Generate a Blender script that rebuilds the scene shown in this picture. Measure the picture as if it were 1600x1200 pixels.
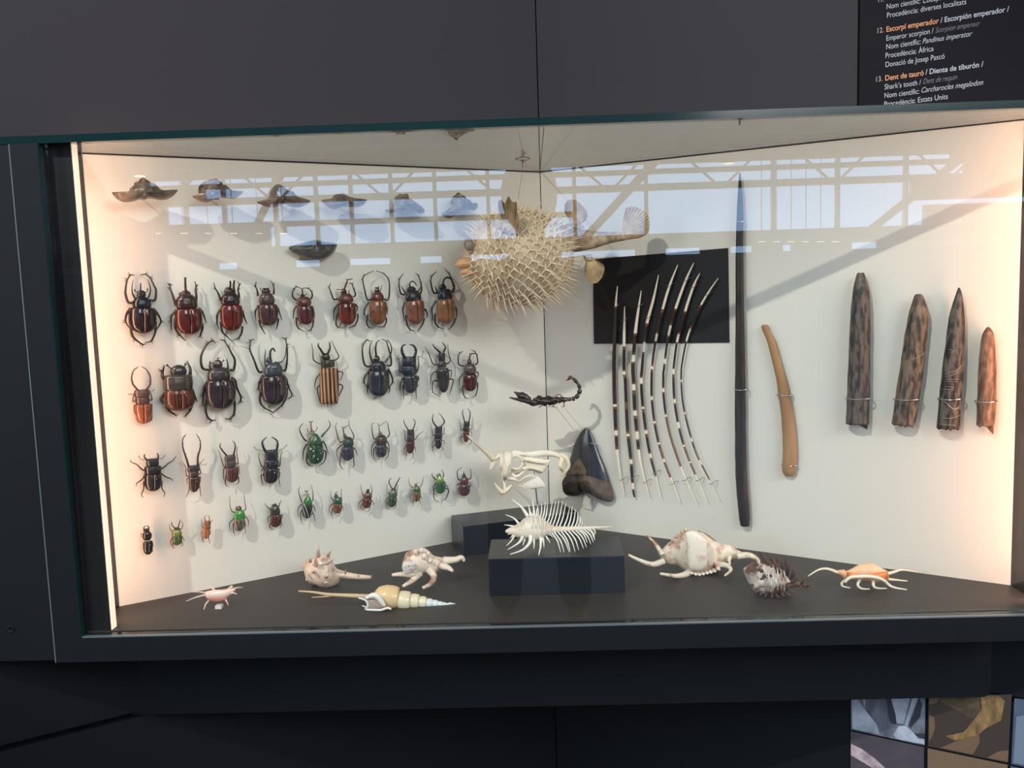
import bpy, math, random
import numpy as np
from mathutils import Vector, Matrix, noise
S = bpy.context.scene
for o in list(bpy.data.objects): bpy.data.objects.remove(o)
random.seed(7)

# ---------------------------------------------------------------- camera
CAM = np.array([-.03102, -1.53728, .5923]); YAW, PITCH, ROLL, FPX = -.0232, -.11066, -.03198, 1425.226
def basis():
    cy, sy = math.cos(YAW), math.sin(YAW)
    f = np.array([sy*math.cos(PITCH), cy*math.cos(PITCH), math.sin(PITCH)])
    r = np.array([cy, -sy, 0.]); u = np.cross(r, f)
    return math.cos(ROLL)*r+math.sin(ROLL)*u, -math.sin(ROLL)*r+math.cos(ROLL)*u, f
CR, CU, CF = basis()
cd = bpy.data.cameras.new('camera'); cam = bpy.data.objects.new('camera', cd); S.collection.objects.link(cam)
cd.sensor_width = 36; cd.lens = 36*FPX/1600; cd.clip_start = .02; cd.clip_end = 200
cam.matrix_world = Matrix(((CR[0], CU[0], -CF[0], CAM[0]), (CR[1], CU[1], -CF[1], CAM[1]), (CR[2], CU[2], -CF[2], CAM[2]), (0, 0, 0, 1)))
S.camera = cam

# ---------------------------------------------------------------- sky, lights, exposure
w = bpy.data.worlds.new('sky'); S.world = w; w.use_nodes = True
bg = w.node_tree.nodes['Background']; bg.inputs[0].default_value = (.40, .62, 1., 1); bg.inputs[1].default_value = 5.8
S.view_settings.view_transform = 'Standard'; S.view_settings.look = 'None'
S.view_settings.exposure = 0; S.view_settings.gamma = 1; S.view_settings.use_curve_mapping = False
def light(name, kind, loc, target, energy, color, **kw):
    l = bpy.data.lights.new(name, kind); o = bpy.data.objects.new(name, l); S.collection.objects.link(o)
    l.energy = energy; l.color = color
    for k, v in kw.items(): setattr(l, k, v)
    o.location = loc
    if target is not None:
        o.rotation_euler = (Vector(target)-Vector(loc)).to_track_quat('-Z', 'Y').to_euler()
    return o
# gallery spot in front of the case, upper left, and a weaker one further left
SPOT = Vector((-1.8, -2.75, 3.04))
light('gallery_spot', 'SPOT', SPOT, (-.05, .35, .36), 480, (1, .91, .80), spot_size=math.radians(34), spot_blend=.5, shadow_soft_size=.03)
# daylight of the hall: tall windows on the left, glazed roof above; front fill added
light('daylight_window', 'AREA', (-7.4, -3.2, 2.4), (0, 0, .9), 360, (.72, .84, 1), shape='RECTANGLE', size=6, size_y=3)
light('fill_front', 'AREA', (3.6, -4.7, 3.0), (0, .3, .4), 330, (.98, .96, .96), shape='RECTANGLE', size=5.5, size_y=2.2)  # soft fill added to brighten the left case wall, no real source
light('daylight_roof', 'AREA', (0, -5.5, 5.3), (0, -3., 0), 190, (.74, .86, 1), shape='RECTANGLE', size=9, size_y=4)
# warm strips behind the side posts of the case
for sx in (-1, 1):
    x = -.818 if sx < 0 else .842
    o = light('side_strip_lamp', 'AREA', (x, .045, .425), None, 1.2, (1, .53, .34), shape='RECTANGLE', size=.012, size_y=.84)
    d = Vector((-sx*.55, .84, 0)); o.rotation_euler = d.to_track_quat('-Z', 'Z').to_euler()
    m = Matrix.Identity(3); z = -d.normalized(); y = Vector((0, 0, 1)); xx = y.cross(z)
    o.rotation_euler = Matrix((xx, y, z)).transposed().to_euler()

# ---------------------------------------------------------------- pixel <-> place
def ray(px, py): return CF+CR*(px-800)/FPX-CU*(py-600)/FPX
def atY(px, py, Y): d = ray(px, py); return CAM+d*((Y-CAM[1])/d[1])
def atZ(px, py, Z): d = ray(px, py); return CAM+d*((Z-CAM[2])/d[2])
XL, YL, XR, YR, YC, H = -.8355, .137, .851, .135, .663, .85
APEX = np.array([0, YC, 0.])
def wallf(side):
    a = np.array([XL, YL, 0]) if side == 'L' else APEX
    b = APEX if side == 'L' else np.array([XR, YR, 0])
    t = (b-a)/np.linalg.norm(b-a); return a, t, np.array([t[1], -t[0], 0])
WL_, WR_ = wallf('L'), wallf('R')
def wall(side, px, py, w=0.):
    a, t, n = WL_ if side == 'L' else WR_
    d = ray(px, py); s = ((a+n*w-CAM)@n)/(d@n); return CAM+d*s
def mpp(P): return float((np.array(P)-CAM)@CF)/FPX        # metres covered by a pixel at P

# ---------------------------------------------------------------- materials
MATS = {}
def mat(key, col, rough=.5, spec=.5, metal=0, coat=0, var=None, vscale=30, bump=0, bscale=60, stretch=None, kind='noise', c2=None, thr=(.35, .65), emit=None, trans=0, coatr=.08):
    if key in MATS: return MATS[key]
    m = bpy.data.materials.new(key); m.use_nodes = True; N = m.node_tree.nodes; L = m.node_tree.links; b = N['Principled BSDF']
    def rgba(c): return (*c, 1)
    b.inputs['Base Color'].default_value = rgba(col); b.inputs['Roughness'].default_value = rough
    b.inputs['Specular IOR Level'].default_value = spec; b.inputs['Metallic'].default_value = metal
    b.inputs['Coat Weight'].default_value = coat; b.inputs['Coat Roughness'].default_value = coatr
    if emit: b.inputs['Emission Color'].default_value = rgba(emit[0]); b.inputs['Emission Strength'].default_value = emit[1]
    if var is not None or bump or c2 is not None:
        tc = N.new('ShaderNodeTexCoord'); mp = N.new('ShaderNodeMapping'); L.new(tc.outputs['Object'], mp.inputs[0])
        if stretch: mp.inputs['Scale'].default_value = stretch
    if c2 is not None:
        if kind == 'noise':
            t = N.new('ShaderNodeTexNoise'); t.inputs['Scale'].default_value = vscale; t.inputs['Detail'].default_value = 5
        elif kind == 'wave':
            t = N.new('ShaderNodeTexWave'); t.inputs['Scale'].default_value = vscale; t.inputs['Distortion'].default_value = 3; t.inputs['Detail'].default_value = 2
        else:
            t = N.new('ShaderNodeTexVoronoi'); t.inputs['Scale'].default_value = vscale
        L.new(mp.outputs[0], t.inputs['Vector'])
        r = N.new('ShaderNodeValToRGB'); r.color_ramp.elements[0].position = thr[0]; r.color_ramp.elements[1].position = thr[1]
        r.color_ramp.elements[0].color = rgba(col); r.color_ramp.elements[1].color = rgba(c2)
        L.new(t.outputs['Distance' if kind == 'voronoi' else ('Color' if kind == 'wave' else 'Fac')], r.inputs[0]); L.new(r.outputs[0], b.inputs['Base Color'])
    if bump:
        t2 = N.new('ShaderNodeTexNoise'); t2.inputs['Scale'].default_value = bscale; t2.inputs['Detail'].default_value = 4
        L.new(mp.outputs[0], t2.inputs['Vector']); bp = N.new('ShaderNodeBump'); bp.inputs['Strength'].default_value = bump; bp.inputs['Distance'].default_value = .002
        L.new(t2.outputs['Fac'], bp.inputs['Height']); L.new(bp.outputs[0], b.inputs['Normal'])
    MATS[key] = m; return m
def lin(r, g, b): return tuple(((c/255+.055)/1.055)**2.4 if c > 10 else c/255/12.92 for c in (r, g, b))
def glass(key, tint=(.97, .99, .98), f0=.04, pw=5, milk=0):
    m = bpy.data.materials.new(key); m.use_nodes = True; N = m.node_tree.nodes; L = m.node_tree.links; N.clear()
    out = N.new('ShaderNodeOutputMaterial'); mix = N.new('ShaderNodeMixShader'); tr = N.new('ShaderNodeBsdfTransparent'); gl = N.new('ShaderNodeBsdfGlossy')
    tr.inputs[0].default_value = (*tint, 1); gl.inputs['Roughness'].default_value = 0
    lw = N.new('ShaderNodeLayerWeight'); lw.inputs[0].default_value = .5
    p = N.new('ShaderNodeMath'); p.operation = 'POWER'; p.inputs[1].default_value = pw; L.new(lw.outputs['Facing'], p.inputs[0])
    ma = N.new('ShaderNodeMath'); ma.operation = 'MULTIPLY_ADD'; ma.inputs[1].default_value = 1-f0; ma.inputs[2].default_value = f0; L.new(p.outputs[0], ma.inputs[0])
    L.new(ma.outputs[0], mix.inputs[0]); 
    if milk:
        df = N.new('ShaderNodeBsdfDiffuse'); tl = N.new('ShaderNodeBsdfTranslucent'); ad = N.new('ShaderNodeMixShader'); m2 = N.new('ShaderNodeMixShader')
        df.inputs[0].default_value = tl.inputs[0].default_value = (.84, .83, .80, 1); L.new(df.outputs[0], ad.inputs[1]); L.new(tl.outputs[0], ad.inputs[2])
        m2.inputs[0].default_value = milk; L.new(tr.outputs[0], m2.inputs[1]); L.new(ad.outputs[0], m2.inputs[2]); tr = m2
    L.new(tr.outputs[0], mix.inputs[1]); L.new(gl.outputs[0], mix.inputs[2]); L.new(mix.outputs[0], out.inputs[0])
    MATS[key] = m; return m

M_CREAM = mat('cream_board', (.71, .695, .65), .62, .3, bump=.05, bscale=300)
M_DARK = mat('anthracite_panel', (.006, .0085, .012), .6, .16, bump=.04, bscale=500)
M_DARK2 = mat('anthracite_recess', (.005, .0065, .0095), .6, .16)
M_PANEL = mat('grey_panel', (.027, .0262, .033), .6, .15, bump=.04, bscale=500)
M_TEXTP = mat('graphite_panel', (.006, .006, .009), .6, .1)
M_FLOOR = mat('case_floor', (.038, .034, .032), .5, .35, bump=.05, bscale=400)
M_BOX = mat('plinth_paint', (.012, .016, .022), .3, .45)
M_BLACK = mat('black', (.008, .008, .010), .35, .5)
M_GAP = mat('gap', (.004, .004, .005), .8, .1)
M_TRIM = mat('green_glass_edge', (.006, .022, .024), .12, .6)
M_EDGE = mat('edge_highlight', (.10, .13, .14), .3, .5)  # highlight along the frame edges, painted as a lighter colour
M_STEEL = mat('steel', (.62, .62, .62), .2, .5, metal=1)
M_WIRE = mat('wire', (.35, .34, .33), .3, .5, metal=.9)
M_GLASS = glass('front_glass')
M_CEIL = glass('ceiling_glass', (.97, .97, .95), .04, 3.0, .07)
M_SIDE = glass('side_glass', (.62, .64, .66), .05)

# ---------------------------------------------------------------- object helpers
def mesh(name, V, F, m, smooth=True, base=(0, 0, 0), fm=None):
    me = bpy.data.meshes.new(name); b = np.array(base, float)
    me.from_pydata([tuple(np.array(v)-b) for v in V], [], F)
    for x in (m if isinstance(m, (list, tuple)) else [m]): me.materials.append(x)
    if fm is not None: me.polygons.foreach_set('material_index', fm)
    if smooth: me.polygons.foreach_set('use_smooth', [True]*len(me.polygons))
    me.update(); return me
def thing(name, label, cat, loc, group=None):
    o = bpy.data.objects.new(name, None); S.collection.objects.link(o); o.location = tuple(map(float, loc)); o.empty_display_size = .02
    o['label'] = label; o['category'] = cat
    if group: o['group'] = group
    return o
def base_of(p):
    while p is not None and p.parent is not None: p = p.parent
    return p.location if p is not None else (0, 0, 0)
def part(name, VF, m, parent=None, smooth=True, label=None):
    V, F = VF[0], VF[1]; fm = VF[2] if len(VF) > 2 else None
    o = bpy.data.objects.new(name, mesh(name, V, F, m, smooth, base_of(parent), fm)); S.collection.objects.link(o)
    if parent is not None: o.parent = parent
    if label: o['label'] = label
    return o
def struct(name, VF, m, smooth=False):
    o = part(name, VF, m, None, smooth); o['kind'] = 'structure'; return o
def solo(name, VF, m, label, cat, loc, group=None, smooth=True):
    V, F = VF[0], VF[1]; fm = VF[2] if len(VF) > 2 else None
    o = bpy.data.objects.new(name, mesh(name, V, F, m, smooth, loc, fm)); S.collection.objects.link(o); o.location = tuple(map(float, loc))
    o['label'] = label; o['category'] = cat
    if group: o['group'] = group
    return o
def join(*vfs):
    V, F = [], []
    for v, f, *_ in vfs:
        k = len(V); V += list(v); F += [tuple(i+k for i in q) for q in f]
    return V, F
def box(x0, x1, y0, y1, z0, z1):
    V = [(x, y, z) for x in (x0, x1) for y in (y0, y1) for z in (z0, z1)]
    return V, [(0, 1, 3, 2), (4, 6, 7, 5), (0, 4, 5, 1), (2, 3, 7, 6), (0, 2, 6, 4), (1, 5, 7, 3)]
def prism(poly, z0, z1):
    n = len(poly); V = [(x, y, z0) for x, y in poly]+[(x, y, z1) for x, y in poly]
    F = [tuple(range(n))[::-1], tuple(range(n, 2*n))]+[(i, (i+1) % n, n+(i+1) % n, n+i) for i in range(n)]
    return V, F
def hexa(B, T):
    V = list(B)+list(T); n = len(B)
    return V, [tuple(range(n))[::-1], tuple(range(n, 2*n))]+[(i, (i+1) % n, n+(i+1) % n, n+i) for i in range(n)]
def slab(side, u0, u1, z0, z1, th=.012, w0=0.):
    "board lying in the plane of one arm of the folded wall; front face at offset w0"
    a, t, n = WL_ if side == 'L' else WR_
    def p(u, z, w): return a+t*u+n*w+np.array([0, 0, z])
    return hexa([p(u0, z0, w0), p(u1, z0, w0), p(u1, z1, w0), p(u0, z1, w0)], [p(u0, z0, w0-th), p(u1, z0, w0-th), p(u1, z1, w0-th), p(u0, z1, w0-th)])
def rings(R, cap=True):
    n = len(R[0]); V = [v for r in R for v in r]; F = []
    for i in range(len(R)-1):
        for j in range(n): F.append((i*n+j, i*n+(j+1) % n, (i+1)*n+(j+1) % n, (i+1)*n+j))
    if cap: F.append(tuple(range(n))[::-1]); F.append(tuple((len(R)-1)*n+j for j in range(n)))
    return V, F
def smooth_path(P, R, sub=4):
    P = [np.array(p, float) for p in P]
    if len(P) == 2: sub = max(sub, 3)
    out, rr = [], []
    for i in range(len(P)-1):
        p0 = P[max(i-1, 0)]; p1 = P[i]; p2 = P[i+1]; p3 = P[min(i+2, len(P)-1)]
        for k in range(sub):
            t = k/sub
            out.append(.5*((2*p1)+(-p0+p2)*t+(2*p0-5*p1+4*p2-p3)*t*t+(-p0+3*p1-3*p2+p3)*t**3)); rr.append(R[i]*(1-t)+R[i+1]*t)
    out.append(P[-1]); rr.append(R[-1]); return out, rr
def tube(P, R, seg=6, sub=4, flat=1., up=None):
    "tapered round tube through points P with radii R"
    if not hasattr(R, '__len__'): R = [R]*len(P)
    if len(R) == 2 and len(P) > 2: R = [R[0]+(R[1]-R[0])*i/(len(P)-1) for i in range(len(P))]
    P, R = smooth_path(P, R, sub)
    T = [P[min(i+1, len(P)-1)]-P[max(i-1, 0)] for i in range(len(P))]; T = [t/(np.linalg.norm(t)+1e-12) for t in T]
    a = np.array([0, 0, 1.]) if abs(T[0][2]) < .9 else np.array([1., 0, 0])
    if up is not None: a = np.array(up, float)
    nrm = a-T[0]*(a@T[0]); nrm /= np.linalg.norm(nrm)+1e-12; RR = []
    for p, t, r in zip(P, T, R):
        nrm = nrm-t*(nrm@t); nrm /= np.linalg.norm(nrm)+1e-12; bi = np.cross(t, nrm)
        RR.append([p+(bi*math.cos(q)+nrm*math.sin(q)*flat)*r for q in [2*math.pi*k/seg for k in range(seg)]])
    return rings(RR)
def cone(p, d, L, r, seg=5, bend=None):
    p = np.array(p, float); d = np.array(d, float); d /= np.linalg.norm(d)
    q = p+d*L*.5+(np.array(bend)*L*.5 if bend is not None else 0)
    return tube([p, q, p+d*L], [r, r*.55, r*.05], seg, 2)
def ball(c, rx, ry=None, rz=None, n=10, m=8):
    ry = ry or rx; rz = rz or rx; V = []; F = []
    R = [[np.array(c)+np.array([rx*math.sin(a)*math.cos(b), ry*math.sin(a)*math.sin(b), rz*math.cos(a)]) for b in [2*math.pi*k/n for k in range(n)]] for a in [math.pi*(.03+.94*i/m) for i in range(m+1)]]
    return rings(R)
def profloft(A, Bp, half, n, hh, prof, a0=0., a1=2*math.pi, na=12, under=.35):
    """loft between axis ends A,B (3D); prof = [(s, width factor, height factor)], half = half width, hh = half height over n"""
    A = np.array(A, float); Bp = np.array(Bp, float); ax = Bp-A; L = np.linalg.norm(ax); ax /= L
    n = np.array(n, float); lat = np.cross(ax, n); lat /= np.linalg.norm(lat)
    full = abs(a1-a0) > 6; RR = []
    S_ = [p[0] for p in prof]; ss = sorted(set([S_[0]+(S_[-1]-S_[0])*k/14 for k in range(15)]+S_))
    for s in ss:
        wf = float(np.interp(s, S_, [p[1] for p in prof])); hf = float(np.interp(s, S_, [p[2] for p in prof])); C = A+ax*L*s; r = []
        angs = [a0+(a1-a0)*k/(na if full else na-1) for k in range(na)]
        for q in angs:
            sn = math.sin(q); r.append(C+lat*half*wf*math.cos(q)+n*hh*hf*(sn if sn > 0 else sn*under))
        if not full:
            r.append(C-n*hh*hf*under*.8); 
        RR.append(r)
    return rings(RR)
def pillow(out, n, th, c=None, back=.4, nr=6, power=.5, jit=0, scale=1.):
    "inflated plate: closed outline (3D points in a plane) domed along n"
    P = [np.array(p, float) for p in out]; c = np.mean(P, 0) if c is None else np.array(c, float); n = np.array(n, float)
    # subdivide the outline smoothly
    Q = []
    for i in range(len(P)):
        p0, p1, p2, p3 = P[i-1], P[i], P[(i+1) % len(P)], P[(i+2) % len(P)]
        for t in (0, .5): Q.append(.5*((2*p1)+(-p0+p2)*t+(2*p0-5*p1+4*p2-p3)*t*t+(-p0+3*p1-3*p2+p3)*t**3))
    V, F = [], []; m = len(Q)
    def ringv(k, sgn):
        f = k/nr; h = (1-(1-f)**2)**power if True else 0
        return [q*(1-f)+c*f+n*(h*th*(1 if sgn > 0 else -back))+n*(noise.noise(Vector(q*80+f*3))*jit*th if jit else 0) for q in Q]
    V += Q
    for sgn in (1, -1):
        prev = 0
        for k in range(1, nr):
            st = len(V); V += ringv(k, sgn)
            for j in range(m):
                a, b, d, e = prev+j, prev+(j+1) % m, st+(j+1) % m, st+j
                F.append((a, b, d, e) if sgn > 0 else (e, d, b, a))
            prev = st
        V.append(c+n*(th if sgn > 0 else -th*back)); ci = len(V)-1
        for j in range(m): F.append((prev+j, prev+(j+1) % m, ci) if sgn > 0 else (prev+(j+1) % m, prev+j, ci))
    return V, F

# ---------------------------------------------------------------- the folded wall and the case shell
UL = float(np.linalg.norm(APEX-np.array([XL, YL, 0]))); UR = float(np.linalg.norm(np.array([XR, YR, 0])-APEX))
FLOORZ = -.78
struct('wall_left', slab('L', 0, UL, 0, H, .02), M_CREAM)
struct('wall_right', slab('R', .0015, UR, 0, H, .02), M_CREAM)
struct('trim_1', slab('R', -.0006, .0012, 0, H, .004, .0006), M_GAP)
uj = float((wall('R', 1341, 80)-APEX)@WR_[1])
struct('wall_upper_left', slab('L', -.8, UL-.001, H+.007, 2.6, .03), M_PANEL)
struct('wall_upper_right', slab('R', .002, uj-.0015, H+.007, 2.6, .03), M_PANEL)
struct('trim_2', slab('R', uj-.002, uj+.003, .866, 2.6, .01, -.004), M_GAP)
struct('trim_3', slab('R', -.01, .004, .866, 2.6, .01, -.004), M_GAP)
zg = float(wall('L', 100, 1145)[2])
struct('wall_lower_left', join(slab('L', -.9, UL-.001, zg+.006, -.02, .03), slab('L', -.9, UL-.001, FLOORZ, zg-.006, .03)), M_DARK2)
struct('wall_lower_right', join(slab('R', .002, UR+.9, zg+.006, -.02, .03), slab('R', .002, UR+.9, FLOORZ, zg-.006, .03)), M_DARK)
struct('trim_4', join(slab('L', -.9, UL, zg-.02, zg+.02, .01, -.02), slab('R', 0, UR+.9, zg-.02, zg+.02, .01, -.02), slab('R', -.01, .004, FLOORZ, 0, .01, -.004)), M_GAP)
# case floor, case ceiling, lid, sill fascia
Vp = [(-.86, .012), (.88, .012), (.88, YR-.018), (XR, YR), (0, YC), (XL, YL), (-.86, YL-.015)]
struct('floor', prism(Vp, -.03, 0), M_FLOOR)
struct('ceiling', join(prism([(-.86, .012), (-.0006, .012), (-.0006, YC), (XL, YL), (-.86, YL-.015)], H, H+.006), prism([(.0006, .012), (.88, .012), (.88, YR-.018), (XR, YR), (.0006, YC)], H, H+.006)), M_CEIL)
z0_, z1_ = float(atY(838, 196, -.012)[2]), float(atY(838, 183.5, -.012)[2])
struct('trim_5', box(-1.7, 1.5, -.012, .004, z0_, z1_), M_TRIM)
for side, u in (('L', UL), ('R', UR)):
    struct('trim_6' if side == 'L' else 'trim_7', slab(side, 0, u, H-.0012, H, .002, .0012), M_DARK)
struct('trim_8', box(-.835, .86, .150, .30, float(atY(870, 1103, .15)[2]), -.02), M_DARK)
struct('trim_9', box(-.79, .84, .0065, .0085, .8455, .8495), mat('pale_edge', (.75, .62, .5), .4))
# frame of the case
fr = thing('case_frame', 'anthracite metal frame around the display case front', 'frame', (0, 0, -.046))
part('frame_sill', box(-.837, .845, -.014, .012, -.046, -.003), M_DARK, fr, False)
part('frame_sill_edge', box(-.837, .845, -.012, -.004, -.003, -.0012), M_EDGE, fr, False)
part('frame_post', box(-.883, -.837, -.014, .012, -.046, z0_), M_DARK, fr, False)
part('frame_post', box(.845, .89, -.014, .012, -.046, z0_), M_DARK, fr, False)
part('frame_edge', box(-.8848, -.883, -.0145, .0, -.046, z0_), M_EDGE, fr, False)
part('frame_edge', box(-.8372, -.8352, -.0135, .0, -.003, z0_), M_TRIM, fr, False)
# flat door left of the frame with its lock cap
dl = thing('cabinet_door', 'flat anthracite cabinet door left of the case frame with a round lock', 'door', (-1.1, 0, -.042))
part('door_panel', box(-1.6, -.8855, -.012, .02, -.042, z0_-.001), M_DARK, dl, False)
c = atY(17, 983, -.012)
lock = part('lock', rings([[c+np.array([math.cos(a)*r, -h, math.sin(a)*r]) for a in [k*math.pi/10 for k in range(20)]] for r, h in ((.0068, 0), (.0068, .0012), (.0048, .0014), (.0044, .0004), (.002, .0003))]), M_DARK, dl, True)
part('keyhole', box(c[0]-.0008, c[0]+.0008, c[1]-.0012, c[1]-.0004, c[2]-.003, c[2]+.003), M_GAP, lock, False)
# front glass, side panes, light strips
g = solo('glass_pane', box(-.8348, .8445, -.003, .005, -.0008, z0_-.0004), M_GLASS, 'large clear glass pane closing the front of the display case', 'glass', (0, 0, -.0005), None, False)
for sx, (xa, ya), (xb, yb) in ((-1, (XL-.002, .034), (XL-.002, YL-.004)), (1, (XR+.002, .034), (XR+.002, YR-.004))):
    d = np.array([xb-xa, yb-ya, 0]); d /= np.linalg.norm(d); q = np.array([d[1], -d[0], 0])*.003
    A = np.array([xa, ya, .001]); B = np.array([xb, yb, .001]); up = np.array([0, 0, .848])
    solo('side_pane', hexa([A-q, B-q, B+q, A+q], [A-q+up, B-q+up, B+q+up, A+q+up]), M_SIDE, 'narrow side glass pane at the %s end of the case' % ('left' if sx < 0 else 'right'), 'glass', (xa, ya, 0), None, False)
for sx, x0, x1 in ((-1, -.834, -.7935), (1, .838, .88)):
    ls = thing('light_strip', 'black upright light housing at the %s end of the case' % ('left' if sx < 0 else 'right'), 'lamp', ((x0+x1)/2, .02, .001))
    part('housing', box(x0, x1, .0135, .03, .001, .848), M_BLACK, ls, False)
    part('diffuser', box(x0+.008, x1-.008, .031, .036, .003, .846), mat('diffuser', (.9, .8, .7), .5), ls, False)
    xe = x1 if sx < 0 else x0
    part('bright_edge', box(xe-.0012, xe+.0012, .0135, .031, .001, .848), mat('edge_glow', (1, .8, .62), .4, emit=((1, .78, .6), .8)), ls, False)  # glint of the glass edge beside the strip, put in as emission
struct('wall_case_left', join(box(-.90, -.885, .02, .16, -.03, .845), box(-.90, XL-.001, YL+.004, YL+.02, -.03, .845)), mat('grey_side', (.03, .03, .034), .5))
struct('wall_case_right', join(box(.905, .92, .02, .16, -.03, .845), box(XR+.003, .92, YR+.004, YR+.02, -.03, .845)), mat('brown_side', (.06, .045, .04), .4))

# ---------------------------------------------------------------- beetles
PROF = {
 'ely': [(0, .80, .75), (.06, .93, .9), (.2, .99, 1), (.45, 1, 1), (.65, .96, .97), (.8, .83, .85), (.9, .64, .65), (.97, .38, .42), (1, .1, .15)],
 'long': [(0, .85, .8), (.1, .98, .95), (.4, 1, 1), (.7, .85, .9), (.88, .6, .65), (.97, .32, .4), (1, .08, .15)],
 'box': [(0, .82, .8), (.08, .95, .95), (.5, 1, 1), (.85, 1, .95), (.96, .92, .8), (1, .78, .5)],
 'pro': [(0, .5, .55), (.1, .68, .75), (.35, .92, .95), (.65, 1, 1), (.88, .97, .92), (1, .82, .7)],
 'tri': [(0, .3, .5), (.2, .5, .7), (.5, .8, .95), (.85, 1, 1), (1, .95, .9)],
 'sq': [(0, .82, .7), (.1, .95, .9), (.5, 1, 1), (.9, .97, .95), (1, .85, .7)],
 'head': [(0, .45, .4), (.15, .7, .7), (.5, 1, 1), (.85, .95, .9), (1, .7, .6)],
 'rnd': [(0, .2, .3), (.1, .6, .6), (.3, .9, .9), (.55, 1, 1), (.8, .9, .9), (1, .6, .6)]}
def shell_mat(rgb, rough=.22, extra=None):
    k = 'chitin_%d_%d_%d_%s' % (*rgb, extra or '')
    c = lin(*rgb); g_ = sum(c)/3; c = tuple((x*.84+g_*.16)*.92 for x in c)
    if extra == 'stripe': return mat(k, lin(60, 34, 24), .5, .4, c2=lin(*rgb), kind='wave', vscale=42, thr=(.35, .6), stretch=(1, .6, .06), bump=.3, bscale=200)
    if extra == 'spot': return mat(k, lin(225, 220, 200), .3, .4, kind='voronoi', vscale=120, c2=c, thr=(.14, .2))
    if extra == 'pit': return mat(k, c, .35, .5, c2=tuple(x*2.2+.03 for x in c), vscale=260, thr=(.5, .62), coat=.3)
    if extra == 'line': return mat(k, c, .3, .5, c2=tuple(x*.35 for x in c), kind='wave', vscale=55, stretch=(1, .6, .02), coat=.4)
    return mat(k, c, rough, .5, c2=tuple(x*.62 for x in c), vscale=60, thr=(.4, .7), coat=.6, coatr=.12)
M_LEG = mat('leg_black', lin(34, 27, 27), .35, .5, coat=.3)
M_LEGB = mat('leg_brown', lin(78, 44, 32), .4, .5)
M_PIN = mat('pin', (.7, .68, .62), .25, .6, metal=1)
W0 = .019
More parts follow.
